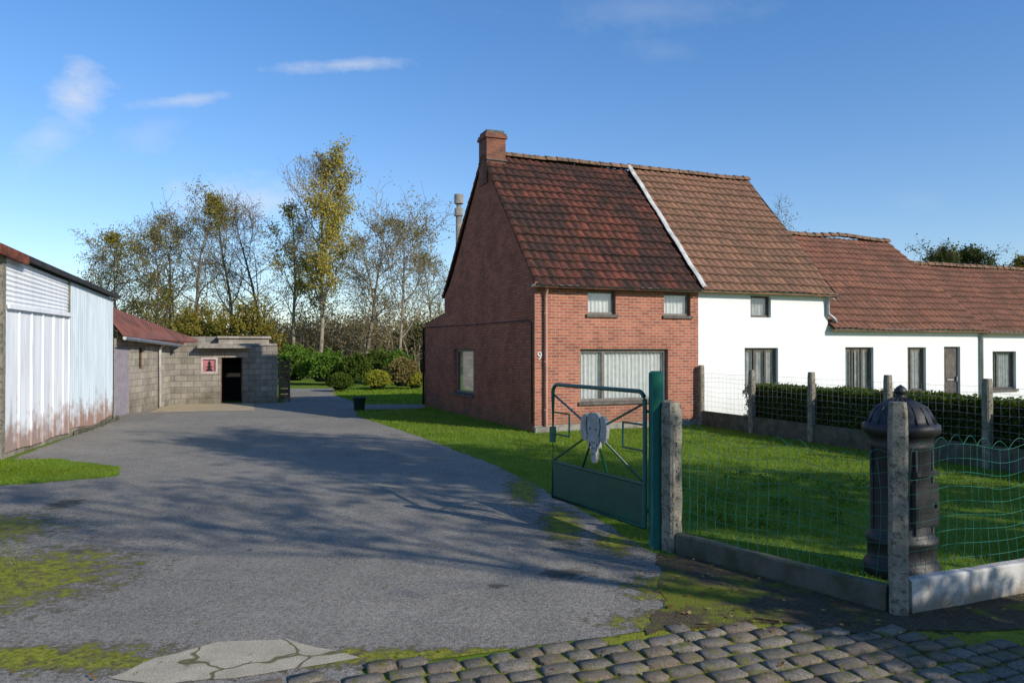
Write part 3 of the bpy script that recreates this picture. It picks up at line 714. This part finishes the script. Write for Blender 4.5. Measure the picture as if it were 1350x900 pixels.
b.box(Lg-.02,Lg+.03,-.03,.03,.82,1.0)
b.build('gate_frame',[M['green']],GA)
hp=[(0,.21),(.05,.22),(.10,.20),(.135,.16),(.17,.19),(.22,.18),(.265,.12),(.28,.03),(.265,-.06),(.225,-.12),(.18,-.13),(.145,-.09),(.125,-.05),(.115,-.12),(.115,-.20),(.10,-.21),(.085,-.13),(.06,-.15),(.052,-.24),(.05,-.33),(.03,-.37)]
em=hp+[(-x,z) for x,z in reversed(hp[1:])]
b=MB()
em=[(x*.90,z*.90) for x,z in em]
for y in (-.018,.018):
    for tri in tessellate_polygon([[Vector((x,z,0)) for x,z in em]]): b.poly([(cx+em[i][0],y,cz+em[i][1]) for i in tri])
for i in range(len(em)):
    a=em[i];c=em[(i+1)%len(em)]
    b.poly([(cx+a[0],-.018,cz+a[1]),(cx+c[0],-.018,cz+c[1]),(cx+c[0],.018,cz+c[1]),(cx+a[0],.018,cz+a[1])])
b.build('elephant_emblem',[M['silver']],GA)
b=MB()
for sg in (1,-1):
  for sy in (-.020,.020):
    b.tube([(cx+sg*.12,sy,cz+.14),(cx+sg*.135,sy,cz+.05),(cx+sg*.11,sy,cz-.05)],.006,6)
    b.tube([(cx+sg*.055,sy,cz+.03),(cx+sg*.065,sy,cz+.02)],.009,6)
    for q in range(3): b.tube([(cx-.03,sy,cz-.12-.06*q),(cx+.03,sy,cz-.12-.06*q)],.004,5)
b.build('emblem_lines',[M['green']],GA)
# ---------------------------------------------------------------- letterbox pillar
lx,ly=(1187-U0)/F*6.57,6.57
LB=empty('letterbox_pillar',(lx,ly,0),ANG)
b=MB(); b.lathe([(.0,0),(.29,0),(.30,.02),(.30,.09),(.28,.12),(.265,.14),(.265,.27),(.28,.29),(.28,.32),(.25,.35),(.24,.38),(.24,1.06),(.25,1.08),(.25,1.10),(.245,1.12),(.25,1.16),(.275,1.18),(.30,1.2),(.305,1.24),(.295,1.27),(.27,1.28),(.255,1.30),(.235,1.36),(.19,1.42),(.12,1.46),(.07,1.48),(.05,1.49),(.035,1.505),(.035,1.515),(.05,1.53),(.052,1.55),(.035,1.575),(.015,1.59),(0,1.6)],0,0,40)
b.build('column',[M['black']],LB)
b=MB()
for k in range(8):
    a=2*math.pi*(k+.5)/8; b.tube([(.243*math.cos(a),.243*math.sin(a),.38),(.243*math.cos(a),.243*math.sin(a),1.07)],.014,8)
for k in range(16):
    a=2*math.pi*k/16; b.tube([(.275*math.cos(a),.275*math.sin(a),1.275),(.20*math.cos(a),.20*math.sin(a),1.41),(.06*math.cos(a),.06*math.sin(a),1.485)],.008,6)
b.build('ribs',[M['black']],LB)
b=MB(); b.box(-.12,.12,-.262,-.22,.86,.9); b.box(-.13,.13,-.255,-.22,.45,.8); b.box(.09,.11,-.27,-.25,.6,.64); b.build('letter_slot',[M['black']],LB)
# ---------------------------------------------------------------- sheds
def corr_v(mb,x0,x1,z0f,z1f,y,per=.076,amp=.009,m=0):
    n=int((x1-x0)/per*6); r=[[],[]]
    for i in range(n+1):
        x=x0+(x1-x0)*i/n; yy=y+amp*math.sin(2*math.pi*(x-x0)/per)
        r[0].append((x,yy,z0f(x)));r[1].append((x,yy,z1f(x)))
    mb.grid(r,m,True)
P1=Vector(G(5,605));P2=Vector(G(148,555)); d1=(P2-P1).normalized(); L1=(P2-P1).length
S1=empty('corrugated_metal_shed',(P1.x,P1.y,0),math.atan2(d1.y,d1.x))
xb=TU(P1,d1,90); zt=lambda x:3.52-.30*x/L1
b=MB(); b.box(-.16,.0,-.03,.13,0,3.5); b.box(xb-.05,xb+.07,-.02,.1,0,3.4); b.build('concrete_posts',[M['conc']],S1)
b=MB()
zl=2.62; rows=[]
for i in range(61):
    z=zl+(3.52-zl)*i/60; yy=.0+.012*math.sin(2*math.pi*z/.09)
    rows.append([(0.02,yy,z),(xb-.05,yy,z)])
rows=[[(p[0],p[1],p[2]-.30*max(0,(p[2]-zl)/(3.52-zl))*p[0]/L1) for p in r_] for r_ in rows]
b.grid(rows,0,True); b.build('upper_cladding',[M['sheet']],S1)
b=MB()
def ribprof(x0,x1,pitch):
    pr=[];x=x0
    while x<x1-.02:
        e=min(x+pitch,x1)
        pr+=[(x,-.03),(e-.05,-.03),(e-.035,-.055),(e-.015,-.055),(e,-.03)]; x=e
    return pr
pr=ribprof(0.0,xb-.06,.62); b.grid([[(x,y,.10+.02*math.sin(x*3)) for x,y in pr],[(x,y,2.66) for x,y in pr]],0,False)
b.box(-.02,xb-.03,-.10,-.06,2.60,2.68); b.build('sliding_door',[M['sheet']],S1)
b=MB(); corr_v(b,xb+.06,L1,lambda x:.12+.04*math.sin(x*2),lambda x:zt(x),-.02,.15,.014); b.build('side_cladding',[M['sheetblue']],S1)
b=MB(); b.box(-.2,L1,.0,.12,0,.14); b.build('footing',[M['lightblock']],S1)
b=MB()
def slab(mb,xa,za,xc,zc,y0,y1,th,m=0):
    mb.poly([(xa,y0,za),(xc,y0,zc),(xc,y1,zc+.9),(xa,y1,za+.9)],m)
    mb.poly([(xa,y0,za-th),(xc,y0,zc-th),(xc,y1,zc-th+.9),(xa,y1,za-th+.9)],m)
    mb.poly([(xa,y0,za),(xc,y0,zc),(xc,y0,zc-th),(xa,y0,za-th)],m)
    mb.poly([(xa,y0,za),(xa,y1,za+.9),(xa,y1,za-th+.9),(xa,y0,za-th)],m)
    mb.poly([(xc,y0,zc),(xc,y1,zc+.9),(xc,y1,zc-th+.9),(xc,y0,zc-th)],m)
slab(b,-.6,3.66,.7,3.60,-.16,5,.17,0); slab(b,.7,3.60,L1+.1,3.32,-.16,5,.09,1); b.build('roof',[M['rust'],M['tar']],S1)
b=MB(); b.poly([(-.15,.13,0),(-.15,5,0),(-.15,5,4.2),(-.15,.13,3.5)]);b.poly([(L1,0,0),(L1,5,0),(L1,5,4.0),(L1,0,3.2)]); b.build('end_walls',[M['block']],S1)
b=MB()
for k in range(9):
    x=xb+.3+k*.45; b.box(x,x+rnd.uniform(.15,.3),-.03-rnd.uniform(.05,.15),-.035,0,rnd.uniform(.05,.13))
b.build('loose_blocks',[M['concdark']],S1)
P3=Vector(G(150,551));P4=Vector(G(224,534.5)); d2=(P4-P3).normalized(); L2=(P4-P3).length
S2=empty('low_brick_shed',(P3.x,P3.y,0),math.atan2(d2.y,d2.x))
xd=TU(P3,d2,173); xw=(TU(P3,d2,183),TU(P3,d2,191))
b=MB(); wall(b,front,0,L2,0,2.2,[(.05,xd,.02,1.95),(xw[0],xw[1],1.3,1.95)]); b.build('front_wall',[M['lightblock']],S2)
b=MB(); b.box(.05,xd,.06,.1,.02,1.95); 
for k in range(6): b.box(.07+k*(xd-.05)/6,.055+(k+1)*(xd-.05)/6-.01,.048,.06,.05,1.93)
b.build('door',[M['purpledoor']],S2)
window(S2,front,(xw[0],xw[1],1.3,1.95),M['wood'],M['curtaingrey'],(),(),sill=False,curt=False)
def S2l(p,z):
    v=Vector((p[0]-P3.x,p[1]-P3.y)); n2=Vector((-d2.y,d2.x)); return (v.dot(d2),v.dot(n2),z)
ea=(-.05,-.25,2.27);eb=(L2+.1,-.25,2.07);tb=S2l(((262-U0)/F*28.,28.),2.22);ta=S2l((-12.1,22.5),3.28)
b=MB(); NC=260; r0=[];r1=[];
for i in range(NC+1):
    f=i/NC; a=Vector(ea).lerp(Vector(eb),f);c=Vector(ta).lerp(Vector(tb),f); w_=.02*math.sin(f*math.pi*2*50)
    r0.append((a.x,a.y,a.z+w_)); r1.append((c.x,c.y,c.z+w_))
b.grid([r0,r1],0,True); 
b.poly([(ea[0],ea[1],ea[2]-.05),(eb[0],eb[1],eb[2]-.05),(tb[0],tb[1],tb[2]-.06),(ta[0],ta[1],ta[2]-.06)])
b.build('roof',[M['rustroof']],S2)
b=MB(); xp=TU(P3,d2,208); b.tube([(xp,-.3,2.1),(xp,-.08,1.95),(xp,-.08,.05)],.045,10); b.tube([(-.05,-.3,2.2),(L2+.1,-.3,2.02)],.05,10)
b.tube([(-.1,.6,2.66),(L2*.55,.5,2.38)],.03,8); b.build('rainwater_pipe',[M['pvc']],S2)
P5=Vector(G(222,533.5));P6=Vector(G(366,530)); d3=(P6-P5).normalized();L3=(P6-P5).length
S3=empty('concrete_block_shed',(P5.x,P5.y,0),math.atan2(d3.y,d3.x))
X=lambda u:TU(P5,d3,u)
wz=lambda v:Z(27,v)
b=MB(); wp=(X(265),X(287),wz(492),wz(471)); dd=(X(291),X(320),0.,wz(471))
wall(b,front,0,L3,0,2.0,[wp,dd]); b.box(0,X(262),.0,.2,2.0,2.12); b.build('front_wall',[M['block']],S3)
b=MB(); b.box(L3-.02,L3,.02,4,0,2.0);b.box(0,.02,.02,4,0,2.0);b.box(0,L3,4,4.02,0,2.4); b.build('other_walls',[M['block']],S3)
b=MB(); b.box(X(260),X(330),-.45,.3,1.93,2.02);b.box(0,L3,.2,4.1,2.02,2.10); b.build('roof_slab',[M['stone']],S3)
b=MB(); b.box(X(290),L3-.1,3.0,6.,0,2.32); b.box(X(288),L3,2.9,6.1,2.32,2.4); b.build('rear_block',[M['lightblock']],S3)
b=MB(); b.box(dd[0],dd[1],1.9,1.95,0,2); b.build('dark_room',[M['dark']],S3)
b=MB(); fw=.065
b.box(wp[0],wp[0]+fw,-.01,.08,wp[2],wp[3]);b.box(wp[1]-fw,wp[1],-.01,.08,wp[2],wp[3]);b.box(wp[0]+fw,wp[1]-fw,-.01,.08,wp[2],wp[2]+fw);b.box(wp[0]+fw,wp[1]-fw,-.01,.08,wp[3]-fw,wp[3]);b.build('window_frame',[M['pinkframe']],S3)
b=MB(); b.box(wp[0]+fw,wp[1]-fw,.05,.07,wp[2]+fw,wp[3]-fw);b.build('pink_pane',[M['pinkpane']],S3)
mx_=(wp[0]+wp[1])/2; b=MB()
for k in range(3): b.poly([(mx_-.13+k*.03,.045-k*.001,wp[2]+.08+k*.12),(mx_+.13-k*.03,.045-k*.001,wp[2]+.08+k*.12),(mx_,.045-k*.001,wp[2]+.24+k*.11)])
b.build('tree_silhouette',[M['dark']],S3)
b=MB(); b.box(dd[0],dd[0]+.04,.04,.1,0,dd[3]);b.box(dd[1]-.04,dd[1],.04,.1,0,dd[3]); b.build('door_frame',[M['wood']],S3)
b=MB()
for k in range(7): b.box(L3+.08,L3+.42,.02+k*.02,.035+k*.02,.1+k*.2,.27+k*.2)
b.box(L3+.05,L3+.11,0.,.2,0,1.6);b.box(L3+.38,L3+.44,0.,.2,0,1.6); b.build('timber_rack',[M['wood']],S3)
bx_,by_=(474-U0)/F*24.,24.
b=MB(); b.lathe([(0,0),(.16,0),(.19,.38),(.21,.38),(.21,.42),(.18,.43),(.17,.40),(0,.40)],0,0,20); b.build('garden_tub',[M['binplastic']],None,(bx_,by_,0))
# ---------------------------------------------------------------- vegetation
LM={}
LM['yg']=leafmat('yellow_green_leaves',(.29,.25,.045),(.17,.175,.035),(.40,.27,.055))
LM['yellow']=leafmat('poplar_leaves',(.50,.42,.09),(.33,.32,.07),(.52,.37,.07))
LM['brown']=leafmat('brown_leaves',(.26,.19,.075),(.33,.25,.10),(.19,.19,.06))
LM['green']=leafmat('hedge_leaves',(.05,.085,.015),(.085,.13,.022),(.13,.165,.03),.25)
LM['ivy']=leafmat('ivy_leaves',(.08,.16,.02),(.13,.23,.032),(.18,.24,.045),.3)
LM['conifer']=leafmat('golden_shrub_leaves',(.36,.34,.045),(.26,.27,.035),None,.25)
LM['dkgreen']=leafmat('dark_evergreen',(.065,.085,.024),(.095,.11,.03),None,.25)
def tree(name,x,y,h,seed,leafn,leaf,lm,bark='bark',cb=.25,spread=.30,n1=16,n2=7,n3=6,up=.25,lsz=.12,tr=.012,lean=0.,jit=.17,rmin=.013):
    rr=random.Random(seed); b=MB(); tips=[]
    def br(p,d,L,r,lev,sides):
        n=(7,5,4,3)[lev]; pts=[tuple(p)];rad=[r]; q=Vector(p); dd=Vector(d)
        for i in range(n):
            j=(.06,.16,.22,.28)[lev]
            dd=(dd+Vector((rr.gauss(0,j),rr.gauss(0,j),rr.gauss(0,j)+up*(.0,.35,.3,.25)[lev]))).normalized()
            q=q+dd*(L/n); pts.append(tuple(q)); rad.append(max(rmin*.7,r*(1-.82*(i+1)/n)))
        b.tube(pts,rad,sides,0,False)
        if lev==3:
            tips.append(pts[-1]); tips.append(pts[-2]); tips.append(pts[-3]); return
        k=(n1,n2,n3)[lev]
        for c in range(k):
            f=(cb+(1-cb)*(c+.5)/k) if lev==0 else (.25+.75*(c+rr.random())/k)
            f=min(f,.99); ii=f*n; i0=int(ii); fr=ii-i0
            pp=Vector(pts[i0]).lerp(Vector(pts[min(i0+1,n)]),fr); rl=rad[i0]*(1-fr)+rad[min(i0+1,n)]*fr
            ax_=(Vector(pts[min(i0+1,n)])-Vector(pts[i0])).normalized()
            ang=rr.random()*6.283 if lev else c*2.4+rr.random()*.8
            ref=Vector((math.cos(ang),math.sin(ang),0)); ref=(ref-ax_*ref.dot(ax_)).normalized()
            open_=(.95,.8,.8)[lev]*(1.-.35*f if lev==0 else 1)
            nd=(ax_*math.cos(open_)+ref*math.sin(open_)).normalized()
            if lev==0:
                env=math.sin(math.pi*min(1,max(.0,(f-cb)/(1-cb))*.75+.22)); LL=h*spread*env*rr.uniform(.75,1.15)
            else: LL=L*rr.uniform(.4,.6)
            br(pp,nd,LL,max(rmin,min(rl*.6,LL*.022)),lev+1,(7,5,4,3)[lev+1])
    br(Vector((0,0,-.1)),Vector((lean,0,1)).normalized(),h*.97,h*tr,0,8)
    T=np.array(tips); 
    wgt=np.array([max(.02,.45+1.6*mn.noise(Vector(tuple(q))*.45+Vector((seed,0,0)))) for q in T]); wgt/=wgt.sum()
    idx=R.choice(len(T),leafn,p=wgt); Cc=T[idx]+R.normal(0,jit,(leafn,3))
    LV,LF=leafquads(Cc,lsz)
    nb=len(b.v); V=np.vstack([np.array(b.v),LV])
    Fq=np.vstack([np.array(b.f,dtype=int),LF+nb])
    o=fastmesh(name,V,Fq,[M[bark],LM[lm]],[0]*len(b.f)+[1]*len(LF),(x,y,0)); return o
def T(u,vt,d,**k):
    x=(u-U0)/F*d; h=Z(d,vt); return tree(k.pop('name','autumn_tree'),x,d,h,**k)
T(150,312,52,seed=1,leafn=6000,leaf=0,lm='yg',spread=.38,cb=.15)
T(195,300,50,seed=2,leafn=6500,leaf=0,lm='yg',spread=.36,cb=.18)
T(118,340,60,seed=3,leafn=5500,leaf=0,lm='brown',spread=.36,cb=.2)
T(225,285,56,seed=16,leafn=5000,leaf=0,lm='brown',spread=.34,cb=.2)
T(252,258,48,seed=4,leafn=5500,leaf=0,lm='yg',spread=.32,cb=.22)
T(355,270,52,seed=5,leafn=800,leaf=0,lm='brown',name='bare_tree',spread=.34,cb=.15,n2=9,n3=7)
T(305,270,54,seed=15,leafn=1800,leaf=0,lm='brown',name='bare_tree',spread=.34,cb=.15,n2=9)
T(422,204,46,seed=6,leafn=15000,leaf=0,lm='yellow',name='poplar_tree',spread=.26,cb=.22,up=.7,n1=26,lsz=.14,bark='barkpale',tr=.011,lean=.02)
T(388,265,47,seed=7,leafn=4000,leaf=0,lm='yellow',name='poplar_tree',spread=.20,cb=.3,up=.7,bark='barkpale')
T(482,278,48,seed=8,leafn=1800,leaf=0,lm='brown',name='bare_tree',spread=.32,cb=.25,n2=9,n3=7,bark='barkpale')
T(528,288,44,seed=9,leafn=3000,leaf=0,lm='yg',name='bare_tree',spread=.44,cb=.26,n2=9,bark='barkpale')
T(505,310,56,seed=17,leafn=1800,leaf=0,lm='brown',name='bare_tree',spread=.36,cb=.2,n2=8)
T(575,335,55,seed=10,leafn=2200,leaf=0,lm='yg',name='bare_tree',spread=.36,cb=.2)
T(1028,275,55,seed=11,leafn=5000,leaf=0,lm='yg',spread=.30)
for k,(u,vt) in enumerate(((1222,326),(1255,334),(1290,330),(1322,338),(1352,332),(1400,332))): T(u,vt,58,seed=20+k,leafn=4500,leaf=0,lm=('dkgreen','yg')[k%2],spread=.30,cb=.3,lsz=.17)
def bush(name,x,y,rx,ry,h,n,lm,lsz=.09,seed=0,z0=0.,inner=.72,rough=.3,dens=0.):
    N=n; d=R.normal(size=(N,3)); d/=np.linalg.norm(d,axis=1)[:,None]; d[:,2]=np.where(d[:,2]<-.35,-d[:,2],d[:,2])
    nv=np.array([mn.noise(Vector((q[0]*2.2+seed,q[1]*2.2,q[2]*2.2)))+.5*mn.noise(Vector((q[0]*5+seed,q[1]*5,q[2]*5))) for q in d])
    rad=(1+rough*nv)*(R.uniform(inner,1,N) if dens==0 else R.uniform(0,1,N)**.4)
    Cc=np.stack([d[:,0]*rx*rad,d[:,1]*ry*rad,z0+h*.42+d[:,2]*h*.58*rad],1); Cc=Cc[Cc[:,2]>.02]
    V,Fq=leafquads(Cc,lsz)
    b=MB(); P=[]
    for i in range(9):
        a=-math.pi*.3+(math.pi*.8)*i/8; P.append([(rx*inner*.92*math.cos(a)*math.cos(2*math.pi*j/14),ry*inner*.92*math.cos(a)*math.sin(2*math.pi*j/14),z0+h*.42+h*.55*inner*math.sin(a)) for j in range(15)])
    if dens==0: b.grid(P)
    nb=len(b.v); VV=np.vstack([np.array(b.v).reshape(-1,3),V]); faces=np.vstack([np.array(b.f,dtype=int).reshape(-1,4),Fq+nb])
    return fastmesh(name,VV,faces,[M['core'],LM[lm]],[0]*len(b.f)+[1]*len(Fq),(x,y,0))
def BU(name,u0,u1,vt,vb_,lm,n=3500,d=None,lsz=.09,**k):
    d=d or F*H/(vb_-HV); x=((u0+u1)/2-U0)/F*d; rx=(u1-u0)/2/F*d; return bush(name,x,d,rx,min(rx,1.6),Z(d,vt),n,lm,lsz,seed=u0*.37,**k)
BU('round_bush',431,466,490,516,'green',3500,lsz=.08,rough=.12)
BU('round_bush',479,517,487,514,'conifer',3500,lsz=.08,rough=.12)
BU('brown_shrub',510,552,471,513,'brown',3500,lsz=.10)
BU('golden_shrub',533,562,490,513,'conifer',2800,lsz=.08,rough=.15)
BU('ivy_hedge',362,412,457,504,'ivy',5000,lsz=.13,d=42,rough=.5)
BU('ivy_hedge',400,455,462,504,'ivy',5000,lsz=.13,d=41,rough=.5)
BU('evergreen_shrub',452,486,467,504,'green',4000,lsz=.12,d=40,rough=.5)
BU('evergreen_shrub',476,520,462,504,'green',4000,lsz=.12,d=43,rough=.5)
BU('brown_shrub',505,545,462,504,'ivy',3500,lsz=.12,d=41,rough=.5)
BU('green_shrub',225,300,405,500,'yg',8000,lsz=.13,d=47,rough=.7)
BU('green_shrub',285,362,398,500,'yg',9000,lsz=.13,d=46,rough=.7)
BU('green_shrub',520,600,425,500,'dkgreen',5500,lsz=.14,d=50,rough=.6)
def thicket(name,u0,u1,vt,d,n,lm,stems=120,lsz=.14,deep=5):
    b=MB(); rr=random.Random(int(u0)); cen=[]
    for k in range(stems):
        dd=d+rr.uniform(0,deep); u=rr.uniform(u0,u1); x=(u-U0)/F*dd; hh=Z(dd,vt)*rr.uniform(.6,1.08)*(1+.25*mn.noise(Vector((u*.03,0,d))))
        p=Vector((x,dd,0)); dr=Vector((rr.gauss(0,.12),rr.gauss(0,.1),1)); pts=[tuple(p)];
        for i in range(5):
            dr=(dr+Vector((rr.gauss(0,.1),rr.gauss(0,.1),0))).normalized(); p=p+dr*hh/5; pts.append(tuple(p)); cen.append((tuple(p),.25+.12*i))
            if i>0:
                for _ in range(2):
                    e=p+Vector((rr.gauss(0,.5),rr.gauss(0,.4),rr.uniform(.2,.8))); b.tube([tuple(p),tuple(e)],[.02,.006],3,0,False); cen.append((tuple(e),.3))
        b.tube(pts,[.05,.045,.035,.028,.018,.008],4,0,False)
    cc=np.array([c[0] for c in cen]); ss=np.array([c[1] for c in cen]); idx=R.integers(0,len(cc),n)
    Cc=cc[idx]+R.normal(size=(n,3))*ss[idx][:,None]; Cc=Cc[Cc[:,2]>.05]; V,Fq=leafquads(Cc,lsz)
    nb=len(b.v); quads=[f for f in b.f]; VV=np.vstack([np.array(b.v),V]); faces=np.vstack([np.array(quads),Fq+nb])
    return fastmesh(name,VV,faces,[M['barkpale'],LM[lm]],[0]*len(quads)+[1]*len(Fq))
thicket('thicket',350,470,418,50,8000,'brown',150)
thicket('thicket',450,620,423,48,8000,'brown',150)
thicket('thicket',60,260,400,62,14000,'yg',130,.18)
thicket('thicket',330,640,428,62,12000,'yg',120,.24,8)
thicket('distant_woodland',-500,1900,432,95,36000,'dkgreen',450,.5,14)
def hedge(name,p,q,w,h,n,lm,lsz=.05):
    d=(q-p);L=d.length;e=d.normalized();nn=Vector((-e.y,e.x))
    a=R.uniform(0,L,n); face=R.random(n); s_=np.where(face<.4,-w/2,np.where(face<.55,w/2,R.uniform(-w/2,w/2,n))); z=np.where(face<.55,R.uniform(0.02,h,n),h)
    j=R.normal(0,.03,(n,3)); bumpn=np.array([mn.noise(Vector((x*1.6,zz*2,si*3))) for x,zz,si in zip(a,z,s_)])*.06
    s_=s_*(1+bumpn*2)+j[:,0]; z=z+j[:,1]+bumpn*(z>h*.9)
    Cc=np.stack([p.x+e.x*a+nn.x*s_,p.y+e.y*a+nn.y*s_,z],1); V,Fq=leafquads(Cc,lsz)
    b=MB(); k=w/2-.05; A=p+e*.05;B=q-e*.05; pts=[A-nn*k,B-nn*k,B+nn*k,A+nn*k]; hh=h-.05
    b.poly([(v.x,v.y,hh) for v in pts])
    for i in range(4): u_,v_=pts[i],pts[(i+1)%4]; b.poly([(u_.x,u_.y,0),(v_.x,v_.y,0),(v_.x,v_.y,hh),(u_.x,u_.y,hh)])
    nb=len(b.v); return fastmesh(name,np.vstack([np.array(b.v),V]),np.vstack([np.array(b.f),Fq+nb]),[M['core'],LM[lm]],[0]*5+[1]*len(Fq))
hs=ax*.55
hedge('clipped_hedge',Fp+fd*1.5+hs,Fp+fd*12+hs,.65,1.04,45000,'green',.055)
# weeds in the lawn
cs=[]
for k in range(46):
    u=rnd.uniform(880,1140); v=rnd.uniform(625,700); g=G(u,v)
    m_=rnd.randint(12,30); sz=rnd.uniform(.04,.09)
    for _ in range(m_): cs.append((g[0]+rnd.gauss(0,sz),g[1]+rnd.gauss(0,sz),.03+abs(rnd.gauss(0,.05))))
V,Fq=leafquads(np.array(cs),.05); fastmesh('lawn_weeds',V,Fq,[LM['ivy']])
# trees and shrubs to the right of the view that throw the long shadows
tree('roadside_tree',11.9,1.4,12.5,31,11000,0,'yg',spread=.27,cb=.34,lsz=.20,jit=.2,rmin=.02)
tree('bare_roadside_tree',12.5,-.7,11.,35,1200,0,'brown',spread=.24,cb=.48,lsz=.16,jit=.2,rmin=.018,n1=10,n2=5,n3=4,tr=.014)
tree('garden_tree',13.3,3.7,7.8,33,9500,0,'yg',spread=.36,cb=.12,lsz=.20,jit=.22,n1=16)
bush('roadside_shrub',8.7,.9,1.5,1.3,4.3,8000,'green',.12,seed=3)
print('done')
